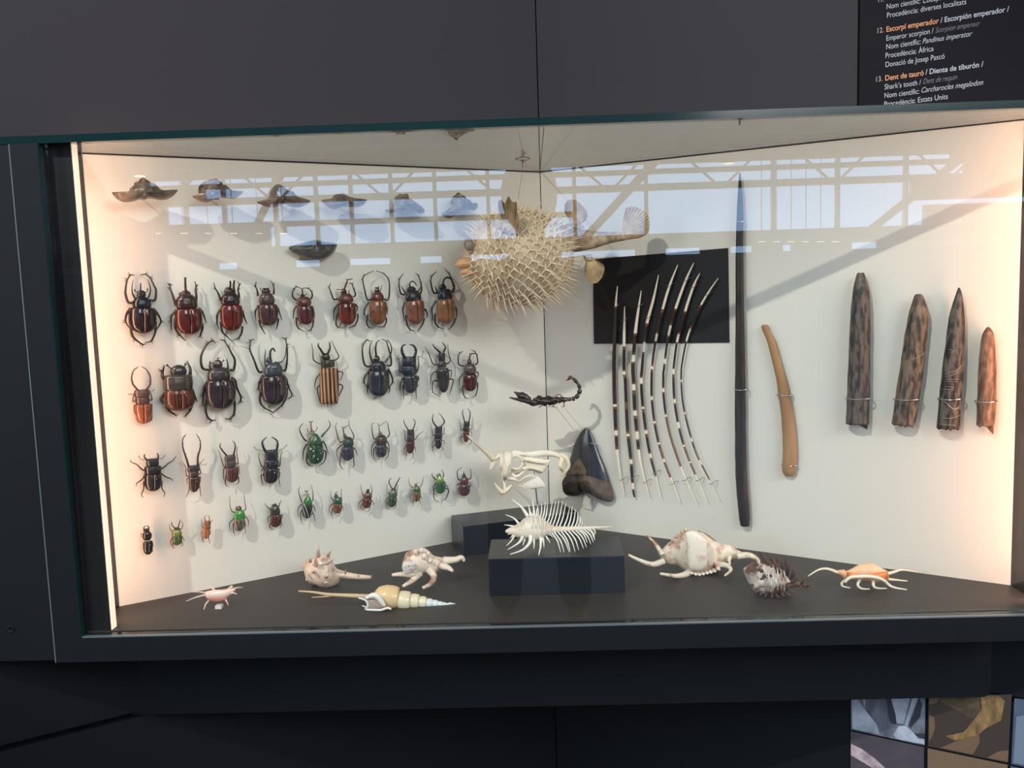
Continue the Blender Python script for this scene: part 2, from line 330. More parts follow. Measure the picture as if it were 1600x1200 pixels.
def beetle(crop, ely, pro, head, legs, horns, label, name='beetle', ant=(), epro='ely', ppro='pro', hpro='head', lc=None, extra=None, pextra=None, teeth=(), marks=(), legr=1., spikes=True, split=True, hornname='horn', tall=1.):
    """crop = (x0, y0, scale) of the traced view; coordinates of all parts are traced in it and laid onto a plane parallel to the left wall"""
    ox, oy, sc = crop; n = WL_[2]
    def p(x, y, w=W0): return wall('L', ox+x/sc, oy+y/sc, w)
    (ex0, ey0, ex1, ey1, ehw, ecol) = ely; c = p((ex0+ex1)/2, (ey0+ey1)/2); k = mpp(c)/sc
    T = thing(name, label, 'beetle', c-n*W0, 'beetles pinned to the left wall')
    hw = ehw*k; hh = hw*.62*tall; A, B = p(ex0, ey0), p(ex1, ey1)
    em = shell_mat(ecol, extra=extra); ax = (B-A)/np.linalg.norm(B-A); lat = np.cross(ax, n)
    core = profloft(A+ax*hw*.05, B-ax*hw*.06, hw*.93, n, hh*.8, PROF[epro], under=.6); part('abdomen', core, shell_mat(tuple(int(x*.4) for x in ecol)), T)
    for s, (a0, a1) in ((1, (0, math.pi/2-.03)), (-1, (math.pi, math.pi/2+.03))):
        d = lat*hw*.012*s
        part('wing_case', profloft(A+d, B+d, hw, n, hh, PROF[epro], a0, a1, 7, .2), em, T)
    px0, py0, px1, py1, phw, pcol = pro; pm = shell_mat(pcol, extra=pextra)
    part('thorax', profloft(p(px0, py0), p(px1, py1), phw*k, n, phw*k*.58*tall, PROF[ppro], under=.6), pm, T)
    hx0, hy0, hx1, hy1, hhw, hcol = head; hm = shell_mat(hcol, .35)
    hd = part('head', profloft(p(hx0, hy0, W0-.001), p(hx1, hy1, W0-.001), hhw*k, n, hhw*k*.55, PROF[hpro], under=.8), hm, T)
    for s in (1, -1):
        q = p(hx0*.35+hx1*.65, hy0*.35+hy1*.65, W0+hhw*k*.05)+lat*hhw*k*.85*s
        part('eye', ball(q, hhw*k*.16, n=6, m=4), M_BLACK, hd)
    lm = lc or M_LEG; r0 = max(ehw*.095, 6.5)*k*legr
    for i, pl in enumerate(legs):
        N_ = len(pl); pts = []; R = []
        for j, (x, y) in enumerate(pl):
            f = j/(N_-1); pts.append(p(x, y, W0-.002+.003*math.sin(f*math.pi)-.006*f)); R.append(r0*(1.15 if j == 0 else (1.25-.85*f)))
        vf = [tube(pts, R, 6, 4)]
        if spikes and N_ >= 4:
            cc = np.array(p(ex0, ey0))
            for j in (N_-3, N_-2) if N_ > 4 else (N_-2,):
                o = pts[j]-cc; o = o-n*(o@n); o = o-np.array([0, 0, 1])*o[2]*.6; o /= np.linalg.norm(o)+1e-9
                vf.append(cone(pts[j], o, r0*3.2, r0*.55, 4)); vf.append(cone(pts[j]*.75+pts[j-1]*.25, o, r0*2.8, r0*.5, 4))
        # small claws at the foot
        e = pts[-1]; dd = pts[-1]-pts[-2]; dd /= np.linalg.norm(dd); la = np.cross(dd, n)
        vf += [cone(e, dd+la*.8, r0*1.8, r0*.3, 4), cone(e, dd-la*.8, r0*1.8, r0*.3, 4)]
        part('leg', join(*vf), lm, T)
    for h in horns:
        pl, ra, rb = h[0], h[1], h[2]; nm = h[3] if len(h) > 3 else hornname; cm = shell_mat(h[4], .3) if len(h) > 4 else (pm if nm == 'horn' else hm)
        pts = [p(x, y, W0+.004*math.sin(math.pi*.6*j/(len(pl)-1))+.002) for j, (x, y) in enumerate(pl)]
        vf = [tube(pts, [ra*k+(rb-ra)*k*j/(len(pl)-1) for j in range(len(pl))], 8, 5, .8)]
        if nm == 'mandible':
            mid = p(sum(x for q in horns for x, y in q[0][:1])/len(horns), pl[-1][1], W0)
            for f in (.35, .5, .62, .74, .86):
                i = f*(len(pts)-1); j = int(i); q = pts[j]*(1-i+j)+pts[min(j+1, len(pts)-1)]*(i-j); o = mid-q; o = o-np.array([0, 0, 1])*o[2]; o /= np.linalg.norm(o)+1e-9
                vf.append(cone(q, o, ra*k*(1.5 if f in (.35,) else .9), ra*k*.35, 4))
        part(nm, join(*vf), cm, T)
    for pl in ant:
        pts = [p(x, y, W0) for x, y in pl]; vf = [tube(pts, r0*.38, 5, 3), ball(pts[-1], r0*.7, n=6, m=4)]
        part('antenna', join(*vf), lm, T)
    for pl, col, r in marks:
        pts = []
        for x, y in pl:
            q = p(x, y); o = (q-A)@lat/hw; s = max(0, min(1, ((q-A)@ax)/np.linalg.norm(B-A))); hf = float(np.interp(s, [t[0] for t in PROF[epro]], [t[2] for t in PROF[epro]]))
            hgt = hh*hf*math.sqrt(max(.1, 1-o*o)) if (q-A)@ax > 0 else phw*k*.5*math.sqrt(max(.1, 1-o*o)); pts.append(q+n*(hgt+.0002))
        part('stripe', tube(pts, r*k, 5, 3, .5), mat('mark_%d' % col[0], lin(*col), .5), T)
    # specimen pin with its head
    q = p(ex0*.75+ex1*.25+ehw*.3, ey0*.75+ey1*.25, W0); part('pin', join(tube([q-n*(W0+.004), q+n*(hh+.003)], .00035, 5, 1), ball(q+n*(hh+.003), .0009, n=6, m=4)), M_PIN, T)
    return T
A1, B1, C1 = (180, 410, 8), (360, 410, 8), (540, 410, 8); D1, E1, F1 = (190, 520, 8), (370, 520, 8), (560, 520, 8)
G1, H1, I1, J1 = (190, 660, 10), (320, 660, 10), (460, 640, 10), (600, 630, 10); K1, L1, M1, N1 = (200, 760, 10), (340, 740, 10), (460, 730, 10), (600, 710, 10)
DK = (30, 36, 48)
beetle(A1, (340,565,345,890,165,(46,28,38)), (330,430,335,572,115,(26,36,48)), (325,350,330,435,55,(52,48,52)),
 [[(230,500),(165,500),(130,400),(130,330),(150,220),(190,160),(225,160)],[(430,470),(495,470),(510,350),(485,290),(440,200),(380,150),(328,155)],[(190,570),(140,650),(130,740),(185,825)],[(480,575),(540,660),(570,740),(525,830)],[(195,740),(205,890),(250,960),(340,1025),(365,1020)],[(505,740),(500,870),(450,980),(390,1000)]],
 [([(245,450),(215,380),(210,300),(228,212)],15,3),([(415,440),(440,360),(430,280),(402,212)],15,3),([(320,400),(318,320),(318,258)],15,8)],
 'black three-horned beetle with two tall side horns, first in the top row', ant=[[(285,370),(250,365),(245,345)],[(360,375),(400,365),(403,335)]])
beetle(A1, (910,575,930,905,165,(88,24,20)), (890,400,895,580,135,(58,36,36)), (880,350,885,420,60,(84,74,66)),
 [[(760,540),(740,480),(715,400),(690,330),(685,275),(705,280)],[(1010,500),(1015,420),(1005,350),(1010,300),(1000,250)],[(760,600),(700,670),(700,740),(700,830)],[(1040,570),(1090,620),(1135,745)],[(750,700),(750,820),(800,900),(870,970)],[(1085,760),(1090,830),(1060,920),(1045,930)]],
 [([(892,545),(888,420),(878,300),(875,190)],24,16),([(875,205),(862,188)],10,7),([(875,205),(890,188)],10,7)], 'dark red beetle with a single long straight horn, second in the top row', ant=[[(840,370),(800,390),(805,400)]])
beetle(A1, (1450,530,1460,860,140,(100,26,20)), (1440,380,1440,535,120,(46,30,32)), (1420,310,1420,400,60,(66,58,54)),
 [[(1320,480),(1290,390),(1255,330),(1235,265)],[(1550,450),(1545,390),(1535,340),(1550,280),(1535,245)],[(1310,590),(1275,660),(1275,770),(1295,830)],[(1590,600),(1615,690),(1645,760)],[(1320,740),(1335,860),(1380,910),(1450,975)],[(1590,800),(1580,880),(1540,945),(1490,965)]],
 [([(1490,510),(1490,380),(1480,300),(1490,225)],22,16),([(1422,340),(1440,290),(1437,230)],16,13),([(1360,485),(1375,515),(1400,500),(1430,520),(1450,490)],6,5,'fold',(225,200,180))], 'deep red beetle with two blunt horns and a pale mark on its thorax')
beetle(B1, (470,520,475,795,125,(76,46,50)), (450,380,460,525,100,(74,58,62)), (440,320,445,390,55,(60,44,40)),
 [[(345,420),(335,350),(315,300),(320,250)],[(540,400),(545,340),(535,280),(510,240)],[(350,540),(310,620),(320,720)],[(590,560),(610,620),(640,710)],[(360,720),(375,790),(430,890)],[(600,700),(590,780),(575,830)]],
 [([(425,335),(405,325)],10,6,'mandible'),([(455,335),(475,325)],10,6,'mandible')], 'hornless purplish brown smooth beetle, fourth in the top row', ant=[[(410,350),(375,350),(378,325)],[(470,345),(478,325)]])
beetle(B1, (935,540,945,780,110,(84,40,48)), (915,430,925,540,95,(98,58,46)), (900,395,905,440,32,(60,38,34)),
 [[(825,470),(785,440),(775,380),(800,330),(830,305),(865,318)],[(1000,460),(1025,420),(1010,360),(970,325),(920,320)],[(825,545),(795,600),(785,695)],[(1030,555),(1045,620),(1055,680)],[(825,690),(830,780),(860,830),(920,862)],[(1040,690),(1030,790),(1000,845),(970,855)]],
 [([(905,420),(900,370),(895,330)],14,12),([(895,335),(872,318)],9,5),([(897,335),(925,317)],9,5)], 'small red-brown beetle with forelegs curled round a short forked horn', ant=[[(870,410),(840,405),(835,395)],[(930,405),(950,405),(950,390)]])
beetle(B1, (1455,505,1465,785,115,(108,40,26)), (1440,390,1450,505,98,(100,54,42)), (1415,330,1420,400,40,(62,36,30)),
 [[(1340,455),(1290,460),(1260,380),(1235,310),(1250,270)],[(1540,430),(1565,400),(1540,330),(1520,270),(1490,258)],[(1350,520),(1300,590),(1290,720)],[(1560,520),(1585,560),(1580,620)],[(1335,640),(1320,760),(1350,810),(1420,820)],[(1590,640),(1590,720),(1550,790),(1485,812)]],
 [([(1412,365),(1440,290),(1458,240),(1465,208)],17,11),([(1465,215),(1442,208)],9,5),([(1465,215),(1500,210),(1530,207)],10,5),([(1480,385),(1486,338)],8,4)], 'chestnut beetle with a long slanting horn that forks at its tip, top row', ant=[[(1390,340),(1335,338)]])
beetle(C1, (410,480,400,780,112,(142,84,44)), (400,370,400,485,85,(98,50,40)), (390,310,395,375,34,(70,40,34)),
 [[(320,460),(270,465),(240,350),(215,220),(240,160),(345,108)],[(480,460),(535,460),(550,300),(530,200),(470,140),(390,108)],[(290,500),(240,580),(235,650),(255,680)],[(500,500),(520,580),(520,640)],[(280,650),(265,760),(300,815),(350,820)],[(500,680),(510,730),(480,800),(415,805)]],
 [([(405,330),(420,290)],9,4),([(420,390),(440,340),(455,280)],9,4),([(380,325),(362,315)],7,3)], 'brown beetle with very long thin forelegs arching overhead, top row')
beetle(C1, (865,470,880,775,122,(134,80,60)), (840,350,850,490,110,(36,42,52)), (820,300,825,360,60,(44,46,50)),
 [[(740,400),(690,390),(670,290),(675,210),(715,150)],[(930,400),(950,340),(940,260),(910,170),(880,140)],[(740,500),(715,600),(735,720)],[(990,580),(1020,640),(1015,690)],[(750,660),(770,780),(810,840),(860,858)],[(985,700),(960,780),(905,855)]],
 [([(812,330),(800,270),(830,235),(870,260),(885,295)],15,5),([(750,390),(715,330),(700,290)],12,4),([(910,360),(935,320),(945,280)],12,4)], 'light brown beetle with a black thorax, second from right in the top row')
beetle(C1, (1250,460,1260,770,127,(152,104,56)), (1240,330,1250,475,108,(26,36,56)), (1210,270,1215,340,50,(26,32,42)),
 [[(1140,385),(1095,370),(1065,240),(1080,170),(1130,120)],[(1340,380),(1360,300),(1320,200),(1290,140),(1245,85)],[(1130,480),(1080,580),(1090,715)],[(1370,550),(1390,620),(1385,690)],[(1120,640),(1120,750),(1160,805),(1220,835)],[(1375,700),(1350,770),(1300,828)]],
 [([(1215,300),(1225,225),(1265,190),(1315,205),(1340,260),(1345,310)],16,13),([(1150,380),(1130,330),(1120,290)],14,4),([(1325,370),(1350,320),(1352,290)],16,8)], 'yellowish brown beetle with a looped black horn, nearest the puffer fish')
# second row
beetle(D1, (270,890,280,1138,105,(164,84,52)), (260,800,262,893,88,(98,70,64)), (250,710,255,805,92,(100,76,70)),
 [[(170,850),(140,855),(155,760)],[(360,840),(380,830),(350,720)],[(165,900),(160,980),(185,1060)],[(375,890),(378,960),(370,1030)],[(180,1050),(210,1110),(260,1135)],[(375,1000),(370,1090),(300,1130)]],
 [([(205,720),(140,640),(125,560),(150,470),(212,425)],18,5,'mandible',(96,34,30)),([(310,710),(355,640),(355,540),(310,460),(245,420)],18,5,'mandible',(96,34,30))], 'orange stag beetle with long round red mandibles, second row', ant=[[(150,768),(90,768)],[(370,740),(405,712)]], hpro='sq', ppro='sq', epro='long', lc=M_LEGB)
beetle(D1, (720,700,735,978,185,(100,46,34)), (705,525,710,722,182,(70,62,58)), (710,400,715,550,100,(50,52,54)),
 [[(540,590),(510,540),(515,480),(530,420)],[(850,560),(860,460),(825,370)],[(540,760),(490,825),(520,880)],[(890,760),(915,800),(935,850)],[(550,850),(580,960),(680,1030)],[(880,880),(850,970),(800,1038)]],
 [([(640,690),(625,650),(640,620)],12,5),([(700,620),(705,560)],14,6)], 'squat ridged scarab beetle with a rounded shovel-shaped head', ant=[[(620,450),(570,405)],[(780,430),(800,390)]], hpro='rnd', ppro='sq', extra='line', legr=1.25)
beetle(D1, (1230,580,1245,960,187,(52,42,50)), (1210,430,1220,590,145,(64,56,58)), (1200,340,1205,440,58,(58,52,48)),
 [[(1090,465),(1010,440),(990,320),(1020,220),(1080,130),(1140,100),(1165,120)],[(1350,460),(1400,460),(1415,340),(1370,250),(1330,170),(1280,100),(1240,90)],[(1090,590),(1040,660),(1020,780),(1020,890),(1050,940)],[(1370,560),(1420,600),(1440,690),(1490,800),(1480,860),(1465,875)],[(1070,800),(1050,960),(1080,1060),(1130,1095),(1165,1090)],[(1400,800),(1415,920),(1400,1020),(1350,1075),(1305,1072)]],
 [([(1115,475),(1100,410),(1105,350)],20,7),([(1325,470),(1328,400),(1312,325)],22,6),([(1215,350),(1198,320),(1232,312)],9,5)], 'very large dark beetle with long forelegs nearly meeting above, second row', ant=[[(1150,380),(1110,375)],[(1250,370),(1275,345)]], legr=.9)
beetle(E1, (455,525,470,910,165,(52,44,54)), (460,370,460,535,118,(60,76,86)), (400,305,405,375,42,(92,88,88)),
 [[(320,490),(270,480),(215,340),(165,210),(175,100),(205,85)],[(580,470),(610,460),(630,320),(625,160),(605,80),(572,62)],[(330,530),(280,620),(275,700),(290,740)],[(580,520),(620,580),(640,660),(690,780),(650,818)],[(300,720),(290,860),(350,940),(455,995)],[(625,680),(620,800),(560,910),(470,985)]],
 [([(372,480),(350,350),(360,200)],18,5),([(420,330),(418,240),(450,195),(480,235)],22,10),([(470,370),(555,365),(605,290),(615,180)],16,5)], 'large glossy grey-blue horned beetle left of the striped longhorn beetle', legr=.9)
beetle(E1, (1155,440,1155,888,122,(170,130,100)), (1140,335,1145,432,88,(58,58,52)), (1115,255,1115,338,55,(44,46,40)),
 [[(1045,390),(960,340),(950,220),(935,140)],[(1210,350),(1275,300),(1230,200),(1190,105)],[(1075,480),(1000,560),(975,660),(985,700)],[(1250,480),(1325,500),(1290,600)],[(1045,650),(1005,700),(1040,860),(1070,895)],[(1275,640),(1325,675),(1270,800),(1260,880)]],
 [([(1085,270),(1040,200),(1015,160),(1022,125)],22,5,'mandible',(66,58,44)),([(1140,255),(1165,190),(1160,110)],22,5,'mandible',(66,58,44))], 'longhorn beetle with tan and brown striped square-ended wing cases', ant=[[(1065,280),(1052,340),(1058,440)],[(1165,265),(1200,290),(1245,370),(1260,460)]], epro='box', ppro='sq', extra='stripe', lc=M_LEGB, spikes=False, legr=.75)
beetle(F1, (250,465,255,803,142,(48,54,64)), (245,350,250,478,102,(38,46,56)), (225,285,230,355,45,(56,52,48)),
 [[(180,415),(85,410),(50,260),(60,150),(110,90),(140,105)],[(350,405),(405,405),(405,300),(375,200),(350,110),(300,85)],[(150,450),(80,550),(70,620),(110,690)],[(370,450),(420,550),(425,620),(395,672)],[(130,600),(110,690),(120,760)],[(370,640),(392,700),(380,750)]],
 [([(200,400),(150,300),(142,190),(170,90)],18,5),([(225,305),(215,200),(230,120),(268,92)],20,6),([(330,370),(395,280),(415,180),(365,85)],18,5)], 'blue-black three-horned beetle with long curved horns, fifth in the second row', legr=.9)
beetle(F1, (650,530,650,757,102,(54,58,66)), (635,408,640,525,106,(36,52,66)), (635,298,635,412,96,(32,46,60)),
 [[(550,490),(515,480),(520,380),(500,310)],[(735,490),(755,400),(745,300)],[(555,560),(535,620),(515,710)],[(745,540),(755,580),(748,600)],[(555,650),(565,720),(565,825)],[(745,650),(720,710),(725,820)]],
 [([(575,305),(543,230),(550,165),(592,148)],26,6,'mandible'),([(700,305),(720,220),(690,160),(640,148)],26,6,'mandible')], 'stocky blue-black stag beetle with thick inward-curved mandibles, second row', ant=[[(540,310),(480,330),(500,285)],[(735,295),(790,295),(810,235)]], hpro='sq', ppro='sq', epro='long')
beetle(F1, (1050,440,1067,748,88,(54,54,62)), (1040,345,1045,435,62,(60,58,62)), (1040,250,1045,352,48,(44,44,50)),
 [[(990,400),(930,385),(880,260),(830,175)],[(1100,390),(1150,350),(1125,250),(1118,150)],[(975,480),(925,510),(905,620)],[(1120,470),(1165,480),(1155,560)],[(980,600),(930,610),(930,740),(1015,795)],[(1125,580),(1185,590),(1160,700),(1140,770)]],
 [([(1020,245),(960,190),(925,140)],18,4,'mandible'),([(1060,240),(1090,180),(1045,115)],18,4,'mandible')], 'slim black longhorn beetle with wide open jaws and long back-swept feelers', ant=[[(1085,265),(1160,350),(1210,430),(1205,540)],[(1000,280),(950,400),(905,480),(900,600),(895,710)]], hpro='sq', epro='long')
beetle(F1, (1395,520,1400,732,96,(78,28,26)), (1395,388,1395,518,90,(78,70,70)), (1385,330,1390,395,32,(60,52,50)),
 [[(1320,415),(1255,395),(1250,300),(1270,250),(1305,235)],[(1460,400),(1490,370),(1480,280),(1450,235),(1415,215)],[(1310,510),(1265,570),(1265,650)],[(1480,490),(1500,510),(1490,560)],[(1305,660),(1310,760),(1340,810),(1375,820)],[(1490,620),(1490,690),(1465,780),(1425,805)]],
 [([(1385,340),(1400,272),(1440,260),(1480,262)],13,7),([(1400,275),(1390,255)],7,3),([(1440,400),(1440,365)],7,3)], 'grey and dark red horned beetle at the right end of the second row', ant=[[(1350,345),(1310,345)]])
# third row
beetle(G1, (490,800,495,1078,130,(42,38,44)), (485,678,490,805,130,(40,38,44)), (480,565,485,685,95,(36,36,44)),
 [[(370,755),(310,730),(240,660),(150,620),(140,590)],[(600,730),(660,700),(730,640),(810,590),(840,540)],[(370,790),(330,880),(240,950),(230,990)],[(600,785),(690,850),(770,880),(800,910)],[(375,910),(345,940),(345,1040),(310,1120),(330,1165)],[(610,910),(630,930),(630,1030),(675,1100),(660,1155)]],
 [([(395,590),(355,540),(357,495)],20,5,'mandible'),([(560,580),(575,520),(550,480)],20,5,'mandible')], 'broad black stag beetle with short jaws and sprawling legs, first in the third row', ant=[[(370,585),(310,580),(270,530)],[(580,575),(640,560),(675,515)]], hpro='sq', ppro='sq', spikes=False)
beetle(G1, (1140,850,1135,1092,86,(68,42,36)), (1125,765,1130,852,78,(76,58,48)), (1120,670,1125,772,92,(56,48,44)),
 [[(1050,840),(1010,830),(1000,690),(945,615)],[(1205,800),(1235,795),(1215,660),(1290,575)],[(1055,870),(1020,880),(1025,970)],[(1215,845),(1232,860),(1230,930)],[(1060,980),(1050,1070),(1010,1165)],[(1215,960),(1225,1050),(1235,1150)]],
 [([(1050,695),(1010,560),(960,400),(955,260),(1012,185)],24,5,'mandible',(62,32,30)),([(1190,680),(1190,540),(1228,400),(1225,280),(1165,180)],24,5,'mandible',(72,40,34))], 'stag beetle with mandibles longer than its body, third row', ant=[[(1000,680),(920,660),(910,630)],[(1230,645),(1310,670),(1325,640)]], hpro='sq', ppro='sq', epro='long', lc=M_LEGB, spikes=False)
beetle(H1, (430,700,430,938,98,(90,50,44)), (400,600,410,702,86,(82,72,70)), (395,508,400,605,86,(80,70,66)),
 [[(325,690),(290,680),(250,540),(220,440)],[(480,635),(520,640),(500,480),(510,380)],[(335,710),(295,730),(295,870),(310,910)],[(510,680),(530,700),(545,800)],[(335,800),(320,940),(340,990),(375,1000)],[(525,850),(530,930),(505,965)]],
 [([(335,510),(260,420),(235,370),(245,320)],20,4,'mandible',(60,44,42)),([(450,500),(475,400),(470,330),(435,285)],20,4,'mandible',(60,44,42))], 'small red-brown stag beetle with wide toothed jaws, third in the third row', hpro='sq', ppro='sq', lc=M_LEGB, spikes=False)
beetle(H1, (1035,708,1030,958,117,(42,34,38)), (1045,580,1040,712,120,(38,44,54)), (1040,428,1045,585,108,(36,42,52)),
 [[(935,690),(890,690),(850,570),(850,480)],[(1150,690),(1175,660),(1185,540),(1210,450)],[(925,715),(895,740),(890,770)],[(1150,720),(1162,740),(1150,770)],[(925,820),(880,830),(905,970)],[(1140,770),(1170,790),(1155,880),(1180,995)]],
 [([(945,450),(905,360),(902,290),(972,225)],30,6,'mandible'),([(1115,445),(1138,360),(1125,280),(1042,225)],30,6,'mandible')], 'large square-headed black stag beetle with thick jaws, fourth in the third row', ant=[[(910,440),(830,435),(775,390)],[(1150,435),(1220,410),(1280,355)]], hpro='sq', ppro='sq', spikes=False)
beetle(I1, (320,545,335,852,132,(36,72,48)), (315,378,320,560,130,(48,84,50)), (265,325,285,390,45,(150,142,118)),
 [[(190,490),(150,460),(90,350),(85,280),(130,220)],[(420,430),(450,390),(540,290),(560,230),(540,180)],[(190,540),(140,650),(135,780)],[(445,490),(490,570),(530,690)],[(200,670),(190,800),(230,870),(290,885)],[(460,640),(490,660),(490,740),(460,820),(400,862)]],
 [([(270,340),(257,260),(257,195)],20,14,'horn',(150,125,90)),([(255,205),(234,183)],11,7,'horn',(30,22,20)),([(258,205),(285,178)],11,7,'horn',(30,22,20))], 'biggest green beetle, white-spotted, with a short pale forked horn', ant=[[(235,350),(205,335),(205,305)],[(330,345),(355,280)]], ppro='tri', extra='spot', spikes=False,
 marks=[([(250,395),(250,470),(265,540),(305,590)],(170,180,140),4),([(340,395),(375,440),(390,500)],(171,181,141),3)])
beetle(I1, (830,580,830,798,100,(38,38,62)), (840,425,845,600,92,(44,70,58)), (775,380,800,440,30,(130,104,80)),
 [[(750,500),(710,505),(670,400),(645,280),(660,210)],[(905,480),(930,420),(900,340),(865,280),(850,170)],[(750,545),(660,640),(685,785)],[(925,590),(960,640),(985,710)],[(735,670),(710,820),(730,900),(765,930)],[(920,660),(930,820),(935,870),(910,895)]],
 [([(785,410),(767,340),(766,290)],15,11,'horn',(120,105,90)),([(766,292),(740,265)],9,6,'horn',(30,22,24)),([(766,292),(810,265),(855,245)],9,5,'horn',(30,22,24))], 'beetle with a round dark green thorax, speckled blue-black wing cases and forked horn', ppro='rnd', extra='pit', spikes=False, lc=M_LEGB)
beetle(I1, (1355,550,1355,748,95,(44,38,50)), (1360,388,1355,570,101,(78,56,46)), (1335,345,1342,395,35,(150,130,110)),
 [[(1280,465),(1235,440),(1215,330),(1210,230),(1245,210)],[(1450,440),(1485,380),(1470,290),(1455,210),(1430,185)],[(1270,490),(1210,580),(1205,720)],[(1445,490),(1475,560),(1490,660)],[(1265,590),(1240,620),(1235,740),(1280,815)],[(1445,590),(1465,620),(1465,720),(1420,785)]],
 [([(1330,365),(1325,300),(1325,255)],13,9,'horn',(150,140,125)),([(1325,258),(1297,212)],7,4,'horn',(30,24,24)),([(1325,258),(1370,225),(1430,185)],7,4,'horn',(30,24,24))], 'speckled black beetle with a round brown thorax and forked horn', ppro='rnd', extra='pit', spikes=False)
beetle(J1, (415,600,405,787,73,(92,36,36)), (420,498,418,602,66,(68,54,58)), (415,412,420,505,62,(56,44,48)),
 [[(355,590),(335,580),(325,480),(312,410)],[(475,575),(500,550),(540,490),(615,440)],[(350,640),(320,720),(310,805)],[(480,680),(490,720),(500,770)],[(355,710),(345,800),(335,885)],[(450,740),(455,800),(452,860)]],
 [([(385,425),(330,340),(305,258)],14,4,'mandible'),([(448,420),(480,340),(485,280),(452,240)],14,4,'mandible')], 'slender reddish stag beetle with open sickle jaws, third from right in the third row', ant=[[(480,430),(520,420),(520,375)],[(360,430),(310,440)]], hpro='sq', ppro='sq', epro='long', spikes=False)
beetle(J1, (850,550,850,717,62,(58,44,48)), (850,455,850,555,69,(44,44,54)), (855,363,855,462,63,(34,36,46)),
 [[(795,495),(760,500),(740,380),(725,305)],[(910,480),(940,470),(935,370)],[(795,545),(750,640),(755,690)],[(905,580),(945,600),(935,660)],[(800,640),(765,680),(760,740),(780,795)],[(900,680),(925,720),(895,750)]],
 [([(825,375),(770,300),(757,230),(772,165)],18,4,'mandible'),([(885,370),(942,300),(920,230),(853,150)],18,4,'mandible')], 'slender black stag beetle with uneven wavy jaws, second from right in the third row', ant=[[(920,345),(955,270)]], hpro='sq', ppro='sq', epro='long', spikes=False)
beetle(J1, (1290,440,1280,613,52,(98,44,36)), (1282,365,1288,442,56,(62,32,30)), (1297,285,1292,372,54,(32,36,46)),
 [[(1240,410),(1205,420),(1185,320),(1170,255)],[(1335,405),(1370,400),(1380,300),(1385,225)],[(1240,470),(1190,540),(1180,605)],[(1335,430),(1365,450),(1365,520)],[(1245,520),(1215,530),(1215,600),(1265,648)],[(1325,560),(1360,580),(1360,620),(1330,640)]],
 [([(1262,295),(1235,200),(1227,130),(1242,95)],14,4,'mandible'),([(1325,290),(1346,190),(1340,120),(1300,85)],14,4,'mandible')], 'small stag beetle behind the tip of the skull horn', hpro='sq', ppro='sq', epro='long', spikes=False)
# fourth row
beetle(K1, (315,850,315,1067,72,(24,26,36)), (300,695,300,840,72,(28,26,32)), (285,660,290,712,46,(34,28,32)),
 [[(255,770),(215,740),(210,790)],[(345,770),(372,740),(370,775)],[(260,880),(237,900),(235,960)],[(365,870),(388,880),(395,930)],[(265,960),(240,970),(230,990)],[(370,990),(390,1000),(395,1025)]],
 [([(262,690),(245,650),(275,615)],14,5,'mandible'),([(315,690),(326,640),(292,615)],14,5,'mandible')], 'wasp-waisted glossy black beetle, lowest at the left', ppro='rnd', hpro='sq', spikes=False, split=False)
beetle(K1, (770,768,770,918,75,(72,104,46)), (765,678,765,775,76,(132,148,60)), (765,640,765,688,48,(60,60,40)),
 [[(700,715),(655,660),(645,590)],[(820,680),(850,640),(855,580),(835,550)],[(705,780),(665,860),(680,910)],[(835,770),(875,830),(870,860)],[(710,850),(695,940),(725,965)],[(835,860),(855,910),(825,935)]],
 [([(745,660),(690,610),(682,555)],11,7,'mandible',(70,44,34)),([(780,655),(800,580),(820,520)],13,8,'mandible',(84,48,34))], 'yellow-green beetle with splayed brown jaws between the black and orange beetles', lc=M_LEGB, spikes=False)
beetle(K1, (1225,672,1215,820,60,(186,112,62)), (1235,608,1235,672,57,(172,98,58)), (1240,540,1238,612,56,(164,92,56)),
 [[(1185,640),(1165,640),(1155,560),(1155,515)],[(1285,600),(1290,560),(1325,520)],[(1180,690),(1155,710),(1150,770)],[(1275,690),(1288,710),(1285,760)],[(1175,770),(1165,830),(1185,880)],[(1260,780),(1265,830),(1275,890)]],
 [([(1215,550),(1197,490),(1217,450)],10,4,'mandible',(150,80,48)),([(1262,548),(1274,490),(1246,450)],10,4,'mandible',(150,80,48))], 'tiny orange stag beetle, third in the bottom row', hpro='sq', ppro='sq', epro='long', lc=M_LEGB, spikes=False)
beetle(L1, (345,695,335,898,86,(142,120,98)), (340,570,345,730,90,(62,152,64)), (325,508,332,590,46,(112,68,50)),
 [[(275,605),(225,590),(195,500),(190,350)],[(400,585),(440,550),(430,460),(410,330)],[(265,690),(185,780),(205,890)],[(425,655),(480,730),(485,820)],[(270,760),(245,790),(245,890),(275,975)],[(415,760),(432,780),(430,860),(440,930)]],
 [([(290,540),(285,515)],8,5,'horn',(112,68,50)),([(365,540),(372,518)],8,5,'horn',(112,68,50))], 'beetle with a vivid green thorax and tan wing cases with dark bands', spikes=False,
 marks=[([(285,730),(305,800),(325,885)],(30,24,20),13),([(345,720),(350,800),(345,860)],(34,84,50),22)])
beetle(L1, (915,640,905,838,92,(84,44,38)), (890,500,905,650,82,(64,56,54)), (890,472,890,515,42,(48,42,42)),
 [[(840,570),(775,520),(740,465)],[(950,530),(970,470),(995,420)],[(840,650),(785,690),(795,760)],[(990,640),(1010,650),(1015,690)],[(835,750),(815,830),(870,882)],[(985,770),(1005,790),(970,855)]],
 [([(860,490),(842,480)],7,4,'horn'),([(905,480),(918,462)],7,4,'horn')], 'plain dark brown beetle between two green beetles, bottom row', spikes=False)
